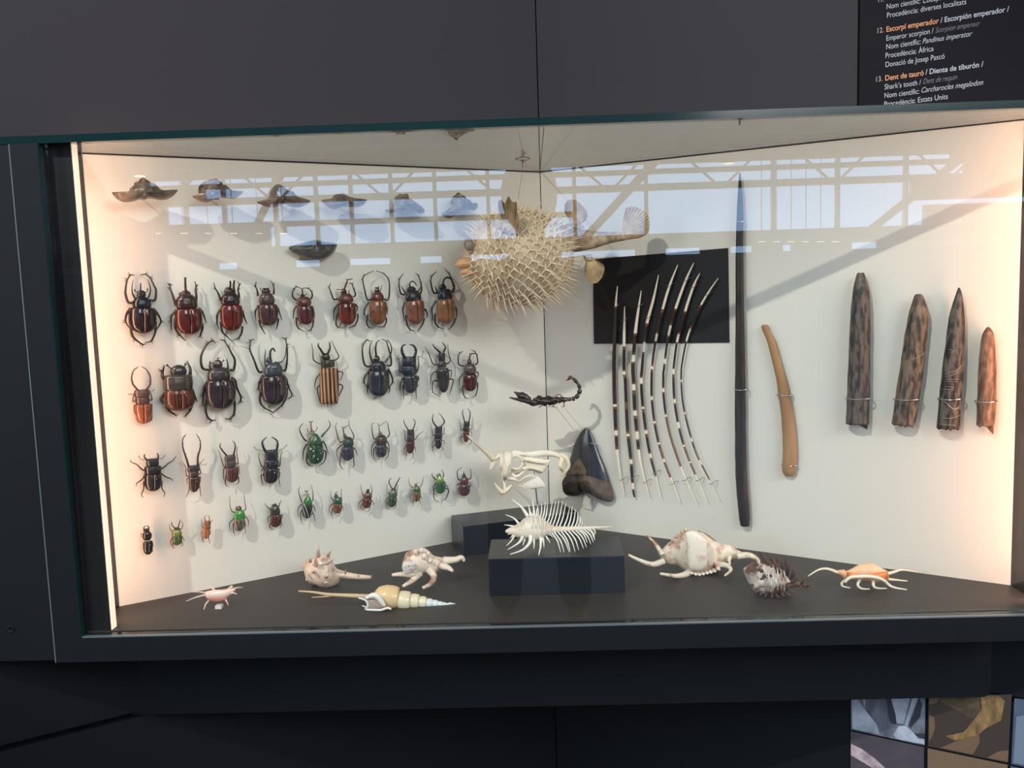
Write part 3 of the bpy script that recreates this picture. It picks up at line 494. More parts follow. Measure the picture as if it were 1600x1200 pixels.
beetle(L1, (1410,480,1400,700,87,(30,50,42)), (1405,343,1410,490,76,(62,128,60)), (1385,268,1392,352,27,(190,190,180)),
 [[(1320,450),(1290,370),(1265,270),(1285,210)],[(1490,430),(1490,310),(1465,180)],[(1325,470),(1255,550),(1260,660)],[(1490,480),(1520,560),(1525,600)],[(1330,560),(1300,600),(1300,700),(1330,795)],[(1480,600),(1505,650),(1525,740)]],
 [([(1385,285),(1360,262)],8,5,'horn',(40,36,36)),([(1388,285),(1408,262)],8,5,'horn',(40,36,36))], 'green beetle with white stripes forming a V on its back', ppro='tri', spikes=False, ant=[[(1365,330),(1340,345)],[(1410,320),(1432,335)]],
 marks=[([(1340,470),(1375,560),(1410,670)],(226,228,218),7),([(1490,470),(1470,560),(1435,665)],(227,229,219),7),([(1372,352),(1335,400),(1328,455)],(228,230,220),13),([(1330,540),(1345,620),(1365,680)],(229,231,221),6)])
beetle(M1, (680,570,665,723,74,(128,74,52)), (675,468,680,590,72,(34,92,78)), (645,420,658,480,32,(64,60,58)),
 [[(615,530),(575,470),(560,370)],[(740,510),(730,430),(738,340)],[(610,565),(550,620),(545,710)],[(745,600),(770,660)],[(605,640),(575,730),(605,800)],[(715,690),(698,765)]],
 [([(640,430),(645,398),(682,384)],8,4,'horn',(66,62,60))], 'small beetle with a teal thorax and brown wing cases, bottom row', spikes=False, ant=[[(630,450),(620,465)]])
beetle(M1, (1140,485,1120,643,76,(108,54,42)), (1150,398,1145,495,70,(102,54,42)), (1145,342,1148,410,28,(66,40,36)),
 [[(1085,460),(1050,380),(1035,280)],[(1205,430),(1212,340),(1190,275)],[(1075,490),(1010,560),(1005,625)],[(1205,510),(1235,560),(1230,595)],[(1070,560),(1040,600),(1040,640),(1090,660)],[(1180,590),(1180,620),(1165,685)]],
 [([(1140,360),(1175,345)],9,5,'horn',(50,34,34))], 'small plain red-brown beetle, middle of the bottom row', spikes=False, lc=M_LEGB)
beetle(N1, (135,655,115,828,73,(60,84,62)), (145,555,140,662,75,(84,104,84)), (150,525,148,568,42,(110,74,66)),
 [[(85,610),(50,590),(45,460)],[(195,570),(210,530),(215,470)],[(75,660),(30,720),(35,770)],[(190,680),(200,700),(195,750)],[(70,720),(45,760),(50,820),(90,855)],[(175,750),(188,770),(180,820),(150,855)]],
 [([(130,540),(80,450),(85,400),(112,370)],12,7,'mandible',(84,48,44)),([(165,535),(200,450),(250,360)],17,10,'mandible',(84,44,40))], 'grey-green beetle with long blunt brown jaws, bottom row', spikes=False)
beetle(N1, (515,585,505,738,67,(150,100,66)), (510,498,515,600,64,(64,110,72)), (495,450,500,510,26,(140,92,66)),
 [[(455,520),(400,470),(385,365)],[(570,510),(600,440),(620,350)],[(455,600),(410,670),(430,745)],[(570,640),(595,710)],[(470,620),(455,740),(455,815)],[(550,690),(580,790)]],
 [([(500,455),(530,440)],6,3,'horn')], 'small green beetle with tan and dark streaked wing cases, bottom row', spikes=False,
 marks=[([(470,600),(490,660),(498,725)],(31,26,22),12),([(545,600),(535,660),(520,725)],(44,74,52),12)])
beetle(N1, (885,425,880,613,84,(46,98,60)), (870,335,880,435,72,(124,158,60)), (850,300,862,350,36,(90,130,60)),
 [[(815,400),(750,330),(760,295)],[(925,355),(930,300),(905,245)],[(815,440),(770,510),(770,560)],[(960,480),(985,495),(1010,540)],[(815,510),(780,560),(785,700),(860,740)],[(955,520),(1010,560),(990,640),(960,700),(920,715)]],
 [([(835,318),(815,315)],7,3,'horn',(90,130,60)),([(868,308),(880,296)],7,3,'horn',(90,130,60))], 'bright green beetle with stout bowed hind legs, second from right in the bottom row', ppro='tri', spikes=False, legr=1.2)
beetle(N1, (1265,468,1245,653,96,(84,50,48)), (1250,350,1262,475,74,(102,54,50)), (1245,298,1250,358,32,(48,38,38)),
 [[(1205,400),(1155,385),(1145,290),(1155,250),(1210,205)],[(1310,390),(1355,370),(1360,280),(1345,225)],[(1200,460),(1145,470),(1165,490)],[(1340,440),(1365,500)],[(1190,520),(1155,540),(1160,620)],[(1330,560),(1345,600)]],
 [([(1240,308),(1255,258)],9,4),([(1290,385),(1300,360)],8,4)], 'brown horned beetle at the right end of the bottom row', spikes=False)
# ---------------------------------------------------------------- horned pods under the top edge
M_POD = mat('pod_shell', lin(150, 134, 118), .38, .5, c2=lin(76, 68, 66), vscale=45, thr=(.3, .7), bump=.5, bscale=120, coat=.25)
M_PODD = mat('pod_core', lin(160, 140, 118), .6, .3, c2=lin(60, 52, 46), vscale=70, thr=(.35, .6), bump=.9, bscale=90)
PA, PB = (160, 260, 5), (460, 260, 5)
pods = [
 (PA, [(72,202),(120,215),(200,205),(215,170),(270,125),(315,105),(370,120),(420,140),(460,180),(520,190),(588,182),(560,225),(500,260),(430,262),(370,250),(330,262),(290,258),(240,275),(170,280),(110,255)], (320,185,62), 'largest moustache-shaped horned pod, first on the left'),
 (PA, [(700,232),(770,215),(780,165),(820,120),(870,110),(920,135),(970,145),(1010,185),(1098,195),(1070,230),(1030,253),(960,250),(880,245),(850,270),(800,283),(740,260)], (850,180,66), 'knobbly horned pod, second from the left'),
 (PA, [(1205,275),(1295,250),(1310,195),(1350,145),(1390,140),(1440,180),(1490,195),(1530,240),(1625,268),(1590,300),(1540,320),(1480,318),(1430,295),(1400,300),(1360,318),(1300,320),(1240,300)], (1390,215,50), 'tall peaked horned pod, third from the left'),
 (PB, [(210,262),(290,250),(310,220),(360,213),(420,232),(480,248),(565,258),(540,300),(490,320),(430,318),(380,318),(340,330),(300,337),(250,310)], (370,262,42), 'low flat horned pod, fourth from the left'),
 (PB, [(706,342),(755,325),(790,270),(790,235),(840,225),(890,245),(930,268),(990,310),(1022,350),(990,370),(930,355),(880,335),(830,335),(790,362),(740,365)], (845,275,48), 'horned pod with drooping tips, fifth from the left'),
 (PB, [(1150,373),(1200,375),(1235,330),(1230,250),(1270,225),(1320,245),(1380,275),(1405,305),(1425,285),(1435,315),(1410,345),(1360,340),(1310,345),(1270,355),(1240,395),(1210,408),(1170,395)], (1285,275,46), 'small tilted horned pod beside the puffer fish')]
for pi_, ((ox, oy, sc), out, (kx, ky, kr), lb) in enumerate(pods):
    WP = (.05, .048, .045, .037, .029, .032)[pi_]
    n = WL_[2]; P = [wall('L', ox+x/sc, oy+y/sc, WP) for x, y in out]; c = wall('L', ox+kx/sc, oy+(ky+25)/sc, WP); k = mpp(c)/sc
    T = thing('horned_pod', lb, 'seed pod', c-n*WP, 'horned pods in the top row')
    part('shell', pillow(P, n, 95*k, c, .8, 6, .6, .25), M_POD, T)
    kc = wall('L', ox+kx/sc, oy+ky/sc, WP)
    V, F = ball(kc, kr*k*1.2, kr*k*1.2, kr*k*1.1, 18, 12); V = [np.array(v)+(np.array(v)-kc)*.5*noise.noise(Vector(np.array(v)*90)) for v in V]
    part('core', (V, F), M_PODD, T)
    part('mounting_pin', tube([c-n*(WP+.003), c], .0011, 6, 1), M_WIRE, T)
out = [(-35,625),(60,600),(160,573),(240,590),(330,602),(325,640),(300,680),(230,728),(130,733),(40,700),(-35,655)]
P = [wall('L', 460+x/5, 260+y/5, .018) for x, y in out]; c = wall('L', 490, 391, .018); n = WL_[2]
T = thing('fossil_plate', 'dark grey boat-shaped plate alone below the horned pods', 'fossil', c-n*.018)
part('plate', pillow(P, n, .018, c, .5, 6, .5, .15), mat('plate_dark', lin(86, 86, 88), .4, .5, c2=lin(50, 52, 58), vscale=50, bump=.5, bscale=100, coat=.3), T)
part('ridge', tube([wall('L', 490, 376, .033), wall('L', 489, 390, .037), wall('L', 487, 404, .028)], [.001, .0018, .0008], 6), mat('plate_ridge', lin(84, 80, 76), .5), T)
part('mounting_pin', tube([c-n*.020, c], .001, 6, 1), M_WIRE, T)

# ---------------------------------------------------------------- black card on the right wall
nR = WR_[2]; tR = WR_[1]
def WR(px, py, w=0.): return wall('R', px, py, w)
cor = [WR(929, 537), WR(1140, 535), WR(1138, 387.5), WR(927.5, 405)]
solo('black_card', hexa([q+nR*.0003 for q in cor], [q+nR*.003 for q in cor]), mat('card_black', (.010, .010, .012), .55, .3), 'large black rectangular card on the right wall behind the quills', 'card', cor[0], None, False)

# ---------------------------------------------------------------- porcupine quills
QUILLS = [
 ([(964.7,447,.6),(962,478.5,2),(960.4,534.5,3),(959.4,560,3.2),(960,612.5,3.3),(962,665,3.2),(965.5,717.5,2.4),(974.7,774,.7)], [(480,628),(637,667),(683,697)], (962,478.5), (972,749)),
 ([(975.8,478.5,.5),(975.3,519,2.3),(975,580,2.6),(977,595,2.6),(980,665,2.7),(985.6,717.5,2.7),(989,762,2.2),(991.5,777,1.2)], [(543,575),(589,625),(636.5,671),(682,713),(725,751),(766,776)], (975,500), (988,747)),
 ([(1001.9,454,.5),(997,487,2),(992.8,520.5,2.8),(989,571,3),(990,595,3),(991.8,638.7,3),(995,674,2.9),(999.6,717.5,2.4),(1007.5,752.5,1.6),(1015,777,.6)], [(522,548),(567,595),(613,637),(653,670),(687,697)], (999,477), (1008,753)),
 ([(1029,429.5,.5),(1020.8,468,2.1),(1011,504.8,2.5),(1006.8,534.5,2),(1003,576.5,2.3),(1002,595,2.3),(1004,630,2.4),(1009,672,2.4),(1015.4,708.8,2.2),(1023,738.5,1.8),(1033,778,.6)], [(508,530),(552,587),(601,631),(642,669),(681,704),(718,739)], (1012,496), (1023,739)),
 ([(1059,413.8,.5),(1046,447,2),(1034.8,485.5,2.3),(1026,524,1.9),(1020,562.5,1.9),(1018,595,2),(1019,630,2),(1025,673.8,2),(1035.5,714,1.9),(1049.5,750.8,1.7),(1063,785,.6)], [(486,516),(534,567),(580,615),(626,654),(664,688),(696,713),(724,742)], (1045,447), (1050,756)),
 ([(1083.8,411,.5),(1071.5,438,1.9),(1055.8,482,2.3),(1044.4,524,2),(1037.4,576.5,1.9),(1036.4,586,1.9),(1037,621,2),(1044,668.5,1.8),(1058,714,1.8),(1074,754,1.6),(1089,786,.6)], [(483,505),(527,556),(571,602),(614,642),(652,676),(684,724)], (1071,438), (1070,750)),
 ([(1093.4,427,.5),(1082.9,448.8,1.9),(1069.8,489,2.2),(1058.4,531,1.9),(1052.3,576.5,1.9),(1052,586,1.9),(1053.9,626.5,2.1),(1061.8,672,2),(1074,712,1.8),(1091.5,752.5,1.5),(1106,785,.6)], [(489,517),(535,573),(588,618),(631,656),(670,691),(700,715),(726,738)], (1083,448), (1091,750)),
 ([(1122,434.8,.5),(1104.8,460,1.5),(1089,489,1.8),(1075,524,1.5),(1066,566,1.5),(1064.4,591.5,1.5),(1067,630,1.5),(1075.8,670,1.5),(1088,708.8,1.5),(1105.5,743.8,1.3),(1125,783,.5)], [(479,508),(534,590),(600,640),(650,680),(692,715),(728,745)], (1105,460), (1112,755))]
M_QW = mat('quill_white', lin(228, 220, 202), .35, .5); M_QD = mat('quill_dark', lin(40, 28, 26), .3, .5, coat=.3); M_QB = mat('quill_brown', lin(110, 78, 54), .35, .5)
NTH = ['first', 'second', 'third', 'fourth', 'fifth', 'sixth', 'seventh', 'last']
QD = ['thick, mostly black quill', 'black and white banded quill with the lowest tip', 'thick bold-banded quill', 'banded quill with a long cream tip', 'tall evenly banded quill', 'tallest banded quill', 'banded quill with a brown lower half', 'thinnest, most curved quill']
for qi, (pts, dark, c1, c2) in enumerate(QUILLS):
    q0 = .012; P = [WR(x, y, q0) for x, y, r in pts]; k = mpp(P[3]); ys = [y for x, y, r in pts]
    T = thing('quill', '%s, %s from left in the fan' % (QD[qi], NTH[qi]), 'quill', P[4]-nR*q0, 'porcupine quills on the right wall')
    # resample with vertical resolution high enough for the bands
    pp, rr = smooth_path(P, [r*k for x, y, r in pts], 14); yy, _ = smooth_path([np.array([y, 0, 0]) for y in ys], [0]*len(ys), 14)
    V, F, *_ = tube(pp, rr, 8, 1); fm = []
    for f in F:
        i = min(min(f)//8, len(yy)-1); y = yy[i][0]; mi = 0
        for a, b in dark:
            if a <= y <= b: mi = 1
            elif a-4 < y < a or b < y < b+3: mi = max(mi, 2)
        if y > 700 and mi == 1 and qi in (0, 5, 6, 7, 4): mi = 2
        if qi == 5 and y > 652 and mi == 1: mi = 2
        fm.append(mi)
    part('shaft', (V, F, fm), [M_QW, M_QD, M_QB], T)
    for x, y in (c1, c2):
        a = WR(x, y, 0); s = k; r = 3.4*s; P3 = [WR(x-4, y+1.2, .012), WR(x-1.5, y+1, .0175), WR(x+2.5, y-.5, .0175), WR(x+5, y-3, .012), WR(x+9, y-4.5, .004), WR(x+10, y-3, -.002)]
        part('wire_clip', tube(P3, .0007, 5, 3), M_WIRE, T)

# ---------------------------------------------------------------- long objects on the right wall
def strip(rows, n, mapf, ratio=1., w0=.01, seg=16, jit=0, jf=60, sub=5, flatback=.6):
    "solid built from rows (xl, yl, xr, yr) of its left and right edges, elliptical in section"
    R = []
    L = [mapf(a, b, w0) for a, b, c, d in rows]; Q = [mapf(c, d, w0) for a, b, c, d in rows]
    L, _ = smooth_path(L, [0]*len(L), sub); Q, _ = smooth_path(Q, [0]*len(Q), sub)
    for a, b in zip(L, Q):
        c = (a+b)/2; h = (b-a)/2; hl = np.linalg.norm(h); r = []
        for i in range(seg):
            t = 2*math.pi*i/seg; s = math.sin(t)
            p = c+h*math.cos(t)+np.array(n)*hl*ratio*(s if s > 0 else s*flatback)
            if jit: p = p+(p-c)*jit*noise.noise(Vector(p*jf))
            r.append(p)
        R.append(r)
    return rings(R)
def hoop(x0, x1, y, mapf, n, w0, top, dy=0, cat=None):
    "thin wire hoop over an object, both ends in the wall"
    return tube([mapf(x0, y-2, -.003), mapf(x0, y-1, w0*.6), mapf(x0+1.5, y, w0+top*.55), mapf((x0+x1)/2, y+2, w0+top), mapf(x1-1.5, y+dy, w0+top*.55), mapf(x1, y-1+dy, w0*.6), mapf(x1, y-2+dy, -.003)], .0011, 6, 4)
def wr_(x, y, w): return WR(x, y, w)
T = thing('black_staff', 'long tapering black fossil rod standing upright on the right wall', 'rod', WR(1158, 600))
rows = [(1155,271,1157,271),(1153,300,1160,300),(1151,340,1161.5,340),(1149.5,400,1161.5,400),(1149.5,500,1163,500),(1148.5,600,1165,600),(1148.5,700,1166,700),(1150,750,1168,750),(1154,800,1171.5,800),(1157,821,1171,822)]
M_STAFF = mat('staff_black', lin(30, 27, 27), .45, .5, c2=lin(66, 46, 36), vscale=30, thr=(.5, .75), stretch=(3, 3, .25), bump=.6, bscale=80)
part('rod', strip(rows, nR, wr_, .85, .014, 14, .06, 50), M_STAFF, T)
part('wire_clip', hoop(1146.5, 1168, 608, wr_, nR, .014, .0135), M_STEEL, T)
part('wire_clip', hoop(1151, 1163, 345, wr_, nR, .014, .009), M_STEEL, T)
o4 = lambda x, y: (1120+x/4, 480+y/4)
T = thing('curved_bone', 'smooth tan curved bone between the black rod and the grey fossils', 'bone', WR(1222, 620))
rows = [(285,110,312,108),(278,122,325,118),(292,160,336,150),(320,235,372,222),(360,400,420,395),(376,480,444,474),(387,560,462,550),(400,650,478,640),(408,750,492,745),(412,850,500,845),(412,930,503,925),(408,990,498,990),(412,1030,490,1035),(425,1052,478,1055)]
part('shaft', strip([(*o4(a, b), *o4(c, d)) for a, b, c, d in rows], nR, wr_, .8, .010, 16, .05, 50), mat('bone_tan', lin(170, 132, 96), .5, .4, c2=lin(140, 104, 74), vscale=14, stretch=(2, 2, .6), bump=.3, bscale=90), T)
for x0, x1, y in ((1213, 1237.5, 617), (1220.5, 1245.5, 726.5)): part('wire_clip', hoop(x0, x1, y, wr_, nR, .010, .0105, 1), M_STEEL, T)
part('drill_hole', ball(WR(*o4(297, 122), .0145), .0016), M_GAP, T)
o5 = lambda x, y: (1300+x/4, 400+y/4)
foss = [
 ([(168,106,196,106),(155,112,202,110),(140,170,218,165),(128,240,232,230),(118,350,241,350),(108,500,241,500),(103,650,240,650),(97,800,238,800),(91,930,236,930),(88,1046,231,1050)], (82, 246, 890), 'tallest dark grey bullet-shaped fossil, leftmost of four', lin(98, 88, 82), lin(46, 43, 44)),
 ([(530,238,552,237),(515,248,568,246),(497,300,582,290),(478,360,598,340),(465,430,604,400),(445,560,590,560),(425,700,575,700),(400,850,556,850),(385,960,538,960),(373,1045,518,1060)], (382, 550, 895), 'brown blunt-tipped tilted bullet-shaped fossil with a diagonal crack', lin(118, 100, 86), lin(54, 47, 44)),
 ([(788,198,798,198),(778,225,808,222),(765,265,816,262),(740,340,826,340),(722,440,832,430),(708,560,830,560),(695,660,828,660),(682,760,824,760),(668,900,812,900),(651,1072,802,1076)], (658, 818, 892), 'sharp-pointed dark bullet-shaped fossil with pale scratches', lin(104, 92, 84), lin(40, 36, 36)),
 ([(970,443,982,443),(952,465,1000,463),(936,500,1012,495),(922,590,1021,580),(914,700,1026,690),(910,800,1028,800),(906,900,1027,900),(903,1000,1024,1000),(901,1054,1016,1060)], (892, 1034, 908), 'smallest orange-brown bullet-shaped fossil at the right end', lin(150, 112, 90), lin(100, 72, 58))]
M_SCR = mat('scratch', lin(176, 166, 154), .6); M_BRK = mat('break', lin(112, 98, 88), .8, bump=.8, bscale=150)
for i, (rows, (xa, xb, yw), lb, ca, cb) in enumerate(foss):
    pts = [(*o5(a, b), *o5(c, d)) for a, b, c, d in rows]; w0 = .018
    c = WR((pts[5][0]+pts[5][2])/2, pts[5][1]); T = thing('bullet_fossil', lb, 'fossil', c, 'bullet-shaped fossils on the right wall')
    fm_ = mat('fossil_%d' % i, ca, .5, .45, c2=cb, vscale=75, thr=(.42, .58), stretch=(1.6, 1.6, .5), bump=.6, bscale=90)
    part('body', strip(pts, nR, wr_, .95, w0, 20, .05, 45), fm_, T)
    # broken lower rim
    bx0, by0, bx1, by1 = pts[-1]; m = 9
    chips = []
    for j in range(m):
        f = .06+.88*(j+.5)/m; x = bx0+(bx1-bx0)*f; y = by0+(by1-by0)*f; hl = (bx1-bx0)/2*mpp(c)
        hgt = math.sqrt(max(0, 1-(2*f-1)**2))*hl*.75; dn = (1.5, 2.5, 1, .6, 1.2, 2.5, 4.5, 6.5, 8)[j] if i in (0, 3) else (3, 1, 2, 3.5, 2, 4, 1, 2, 3)[j]
        a = WR(x, y-3, w0+hgt*.5); b = WR(x, y+dn*(1.6 if i == 3 else 1), w0+hgt*.4)
        chips.append(tube([a, b], [hl/m*1.35, hl/m*.7], 6, 2))
    part('broken_end', join(*chips), fm_, T, False)
    hl = (pts[-3][2]-pts[-3][0])/2*mpp(c)
    part('wire_clip', hoop(*[1300+v/4 for v in (xa, xb)], 400+yw/4, wr_, nR, w0, hl*.97, 0), M_STEEL, T)
    def surf(x, y, e=.0006):
        X, Y = o5(x, y); row = min(pts, key=lambda r: abs(r[1]-Y)); j = pts.index(row); r2 = pts[min(j+1, len(pts)-1)]; r0_ = row
        cx = (row[0]+row[2])/2; h = (row[2]-row[0])/2; o = max(-.95, min(.95, (X-cx)/h)); return WR(X, Y, w0+h*mpp(c)*.95*math.sqrt(1-o*o)+e)
    if i == 2:
        for cv in ([(710,595),(735,583),(765,598)],[(715,610),(740,600),(760,606)],[(690,745),(730,730),(780,715),(812,680)],[(700,755),(740,748),(790,725)],[(695,768),(740,772),(788,768)],[(700,782),(740,785),(780,782)],[(680,820),(720,815),(765,825)],[(690,832),(730,835),(760,838)],[(690,905),(720,920),(760,960),(795,940)],[(720,930),(750,950),(800,955)],[(690,1010),(740,1015),(800,995)],[(670,1050),(720,1055),(770,1058)]):
            part('scratch', tube([surf(x, y, .0003) for x, y in cv], .0008, 4, 3, .4), M_SCR, T)
    if i == 1: part('crack', tube([surf(x, y, .0) for x, y in [(440,690),(470,655),(520,640),(575,608)]], .0007, 4, 3, .5), M_SCR, T)

# ---------------------------------------------------------------- puffer fish hung from the ceiling fitting
FY = .43
def fp(x, y, dy=0.): return atY(690+x/4.706, 280+y/4.706, FY+dy)
fc = fp(560, 560); k = mpp(fc)/4.706
T = thing('puffer_fish', 'inflated spiny dried puffer fish hanging in the corner of the case', 'fish', fc)
M_FISH = mat('fish_skin', lin(166, 142, 114), .6, .35, c2=lin(212, 194, 166), vscale=18, thr=(.3, .65), bump=.5, bscale=80)
M_FISHD = mat('fish_skin_dark', lin(140, 118, 98), .6, .3, c2=lin(190, 170, 146), vscale=60, thr=(.4, .6), bump=.4, bscale=80)
M_SPINE = mat('fish_spine', lin(234, 218, 190), .45, .4); M_FIN = mat('fish_fin', lin(222, 204, 174), .6, .3, c2=lin(196, 174, 140), vscale=70, bump=.5, bscale=200)
A = np.array([415*k, .115, 372*k]); tilt = math.radians(-4)
RT = np.array([[math.cos(tilt), 0, -math.sin(tilt)], [0, 1, 0], [math.sin(tilt), 0, math.cos(tilt)]])
def fsurf(d):
    d = np.array(d)/np.linalg.norm(d); s = 1-.10*max(0, d[2]); e = A*s
    p = d*e
    if d[0] < -.6: p = p*(1-.10*(-d[0]-.6))
    return fc+RT@p
V = []; nn, mm = 36, 24; R = []
for i in range(mm+1):
    a = math.pi*(.02+.96*i/mm); R.append([fsurf((-math.cos(a), math.sin(a)*math.cos(b), math.sin(a)*math.sin(b))) for b in [2*math.pi*j/nn for j in range(nn)]])
part('body', rings(R), M_FISH, T)
part('tail_stalk', strip([(880,330,900,560),(960,360,980,540),(1060,372,1080,520),(1180,385,1180,490),(1280,388,1290,462),(1345,385,1350,450)], (0, -1, 0), lambda x, y, w: fp(x, y, -.01-w), .8, 0, 14, .06, 40), M_FISHD, T)
def fan(base, rim, th=.0014, rows=6, amp=.003, spread=.25):
    "ribbed fin: base edge (2 pts) to rim points"
    b0, b1 = np.array(base[0]), np.array(base[1]); rim_, _ = smooth_path(rim, [0]*len(rim), 6); m = len(rim_); V = []; F = []
    for side in (1, -1):
        for i in range(rows+1):
            f = i/rows
            for j, q in enumerate(rim_):
                b = b0+(b1-b0)*j/(m-1); V.append(b+(q-b)*f+np.array([0, -1, 0])*(side*th*(1.2-f*.7)+amp*f*(1 if j % 2 else -1)))
    o = (rows+1)*m
    for s in (0, 1):
        for i in range(rows):
            for j in range(m-1):
                a = s*o+i*m+j; q = (a, a+1, a+m+1, a+m); F.append(q if s == 0 else q[::-1])
    bd = [i for i in range(m)]+[i*m+m-1 for i in range(1, rows+1)]+[rows*m+j for j in range(m-2, -1, -1)]+[i*m for i in range(rows-1, 0, -1)]
    for a, b in zip(bd, bd[1:]+bd[:1]): F.append((b, a, a+o, b+o))
    return V, F
part('tail_fin', fan([fp(1320, 390, -.01), fp(1335, 450, -.01)], [fp(x, y, -.01) for x, y in [(1350,210),(1420,203),(1490,235),(1530,290),(1532,350),(1510,400),(1460,430),(1400,440)]]), M_FIN, T, False)
part('dorsal_fin', fan([fp(955, 330, -.015), fp(1025, 330, -.015)], [fp(x, y, -.015) for x, y in [(903,240),(905,190),(930,155),(975,152),(1020,180),(1060,225),(1072,270),(1060,300)]]), M_FIN, T, False)
part('dorsal_base', strip([(945,330,1010,300),(975,375,1050,355)], (0, -1, 0), lambda x, y, w: fp(x, y, -.015-w), .7, 0, 10), M_FISHD, T)
part('anal_fin', fan([fp(1062, 590, -.03), fp(1120, 585, -.03)], [fp(x, y, -.035) for x, y in [(1052,660),(1055,720),(1090,762),(1135,765),(1170,735),(1190,690),(1195,640),(1160,605)]]), M_FIN, T, False)
part('anal_base', strip([(1040,560,1100,545),(1055,600,1115,595)], (0, -1, 0), lambda x, y, w: fp(x, y, -.03-w), .8, 0, 10), M_FISHD, T)
part('pectoral_fin', fan([fp(455, 330, -.105), fp(545, 415, -.108)], [fp(x, y, -.125) for x, y in [(418,230),(415,165),(440,150),(465,175),(490,125),(520,165),(552,170),(555,230),(570,290),(560,350)]]), M_FIN, T, False)
sd = fp(500, 350, -.10); part('pectoral_base', ball(sd, 62*k, .012, 62*k, 12, 8), M_FISHD, T)
M_BEAK = mat('fish_beak', lin(206, 158, 112), .4, .4)
part('upper_lip', strip([(98,632,110,640),(130,590,140,655),(180,575,185,655),(232,590,236,650)], (0, -1, 0), lambda x, y, w: fp(x, y, -.045-w), .8, 0, 12), M_BEAK, T)
part('lower_lip', strip([(133,680,138,692),(165,660,170,705),(215,655,220,710)], (0, -1, 0), lambda x, y, w: fp(x, y, -.045-w), .8, 0, 12), M_BEAK, T)
e = fp(205, 485, -.066); ey = part('eye', ball(e, 36*k, .016, 46*k, 14, 10), mat('fish_eye', lin(150, 140, 134), .35, .5, c2=lin(116, 100, 96), vscale=60), T)
part('eyelid', tube([e+np.array([math.cos(a)*37*k, -.006, math.sin(a)*48*k]) for a in [2*math.pi*i/16 for i in range(17)]], .002, 6, 1), M_FISHD, T)
def spine_mesh():
    vf = [cone((0, 0, -.06), (0, 0, 1), 1.06, .075, 6)]
    for a in (.4, 2.5, 4.6): vf.append(cone((0, 0, .04), (math.cos(a), math.sin(a), -.10), .42, .075, 5))
    return mesh('spine', *join(*vf), M_SPINE)
sm = spine_mesh(); gold = math.pi*(3-5**.5); NS = 560; cnt = 0
for i in range(NS):
    z = 1-2*(i+.5)/NS; r = math.sqrt(1-z*z); a = gold*i; d = np.array([r*math.cos(a), r*math.sin(a), z])
    if d[1] > .26: continue                                  # far side, never seen
    if d[0] < -.93 or (d[0] > .95): continue
    p = fsurf(d); dd = RT@(d/A); dd /= np.linalg.norm(dd)
    if np.linalg.norm((p-e)*np.array([1, .3, 1])) < 60*k or np.linalg.norm((p-sd)*np.array([1, .2, 1])) < 70*k: continue
    if cnt >= 300: break
    cnt += 1; face = d[0] < -.55
    dr = dd*1.0+np.array([.62 if not face else -.1, 0, -.12 if d[2] < .3 else .1])+np.array([random.uniform(-.14, .14) for _ in range(3)]); dr /= np.linalg.norm(dr)
    L = (.030 if not face else .022)*random.uniform(.85, 1.2)
    if d[2] > .5: L *= .9
    o = bpy.data.objects.new('spine', sm); S.collection.objects.link(o); o.parent = T
    q = Vector(dr).to_track_quat('Z', 'X'); o.rotation_euler = q.to_euler(); o.location = tuple(p-fc-dr*.001); o.scale = (L, L, L)
fit = np.array([-.0385, .429, H])
T2 = thing('ceiling_fitting', 'small round chrome cable fitting on the case ceiling', 'fitting', fit)
part('flange', rings([[fit+np.array([math.cos(a)*r, math.sin(a)*r, -h]) for a in [k_*math.pi/12 for k_ in range(24)]] for r, h in ((.016, 0), (.016, .002), (.013, .0045), (.006, .005), (.0045, .006))]), M_STEEL, T2)
part('stem', tube([fit-np.array([0, 0, .004]), fit-np.array([0, 0, .018])], [.0034, .0034], 10, 2), M_STEEL, T2)
part('set_screw', tube([fit+np.array([.002, 0, -.013]), fit+np.array([.0075, 0, -.014])], .0014, 6, 1), M_STEEL, T2)
part('cable', tube([fit-np.array([0, 0, .017]), fc+np.array([.004, 0, .118])], .0005, 5, 1), M_WIRE, T2)

# ---------------------------------------------------------------- scorpion in the corner
def sp(x, y, dy=0.): return atY(780+x/8, 570+y/8, .50+dy)
c = sp(600, 440); k = mpp(c)/8
M_SC = mat('scorpion_black', lin(34, 30, 32), .35, .5, c2=lin(62, 56, 56), vscale=90, thr=(.5, .8), bump=.7, bscale=200, coat=.3); M_SCR2 = mat('scorpion_brown', lin(76, 40, 34), .35, .5, coat=.3)
T = thing('scorpion', 'black scorpion with raised curled tail mounted in the corner', 'scorpion', c)
fr_ = (0, -1, 0)
part('body', strip([(420,425,425,495),(470,392,478,508),(560,398,560,506),(650,396,655,500),(700,402,702,488),(740,398,745,478),(820,404,822,470),(880,416,882,452)], fr_, lambda x, y, w: sp(x, y, -w), 1.1, 0, 18, .5, 160), M_SC, T)
part('claw', strip([(400,405,395,470),(350,370,340,478),(290,345,285,450),(240,338,235,415),(205,335,210,375),(176,330,182,345)], fr_, lambda x, y, w: sp(x, y, -.02-w), .7, 0, 14, .35, 130), M_SC, T)
part('claw', strip([(480,455,470,510),(400,430,390,505),(320,425,310,475),(240,418,232,455),(170,405,168,430),(126,404,126,414)], fr_, lambda x, y, w: sp(x, y, -.035-w), .7, 0, 14, .35, 130), M_SC, T)
part('pincer_tip', tube([sp(250, 400, -.02), sp(215, 372, -.022), sp(195, 350, -.02)], [12*k, 8*k, 3*k], 6), M_SC, T)
tail = [(868,432),(905,428),(950,420),(995,370),(1012,300),(985,235),(918,165)]; tr = [26, 30, 30, 30, 26, 24]
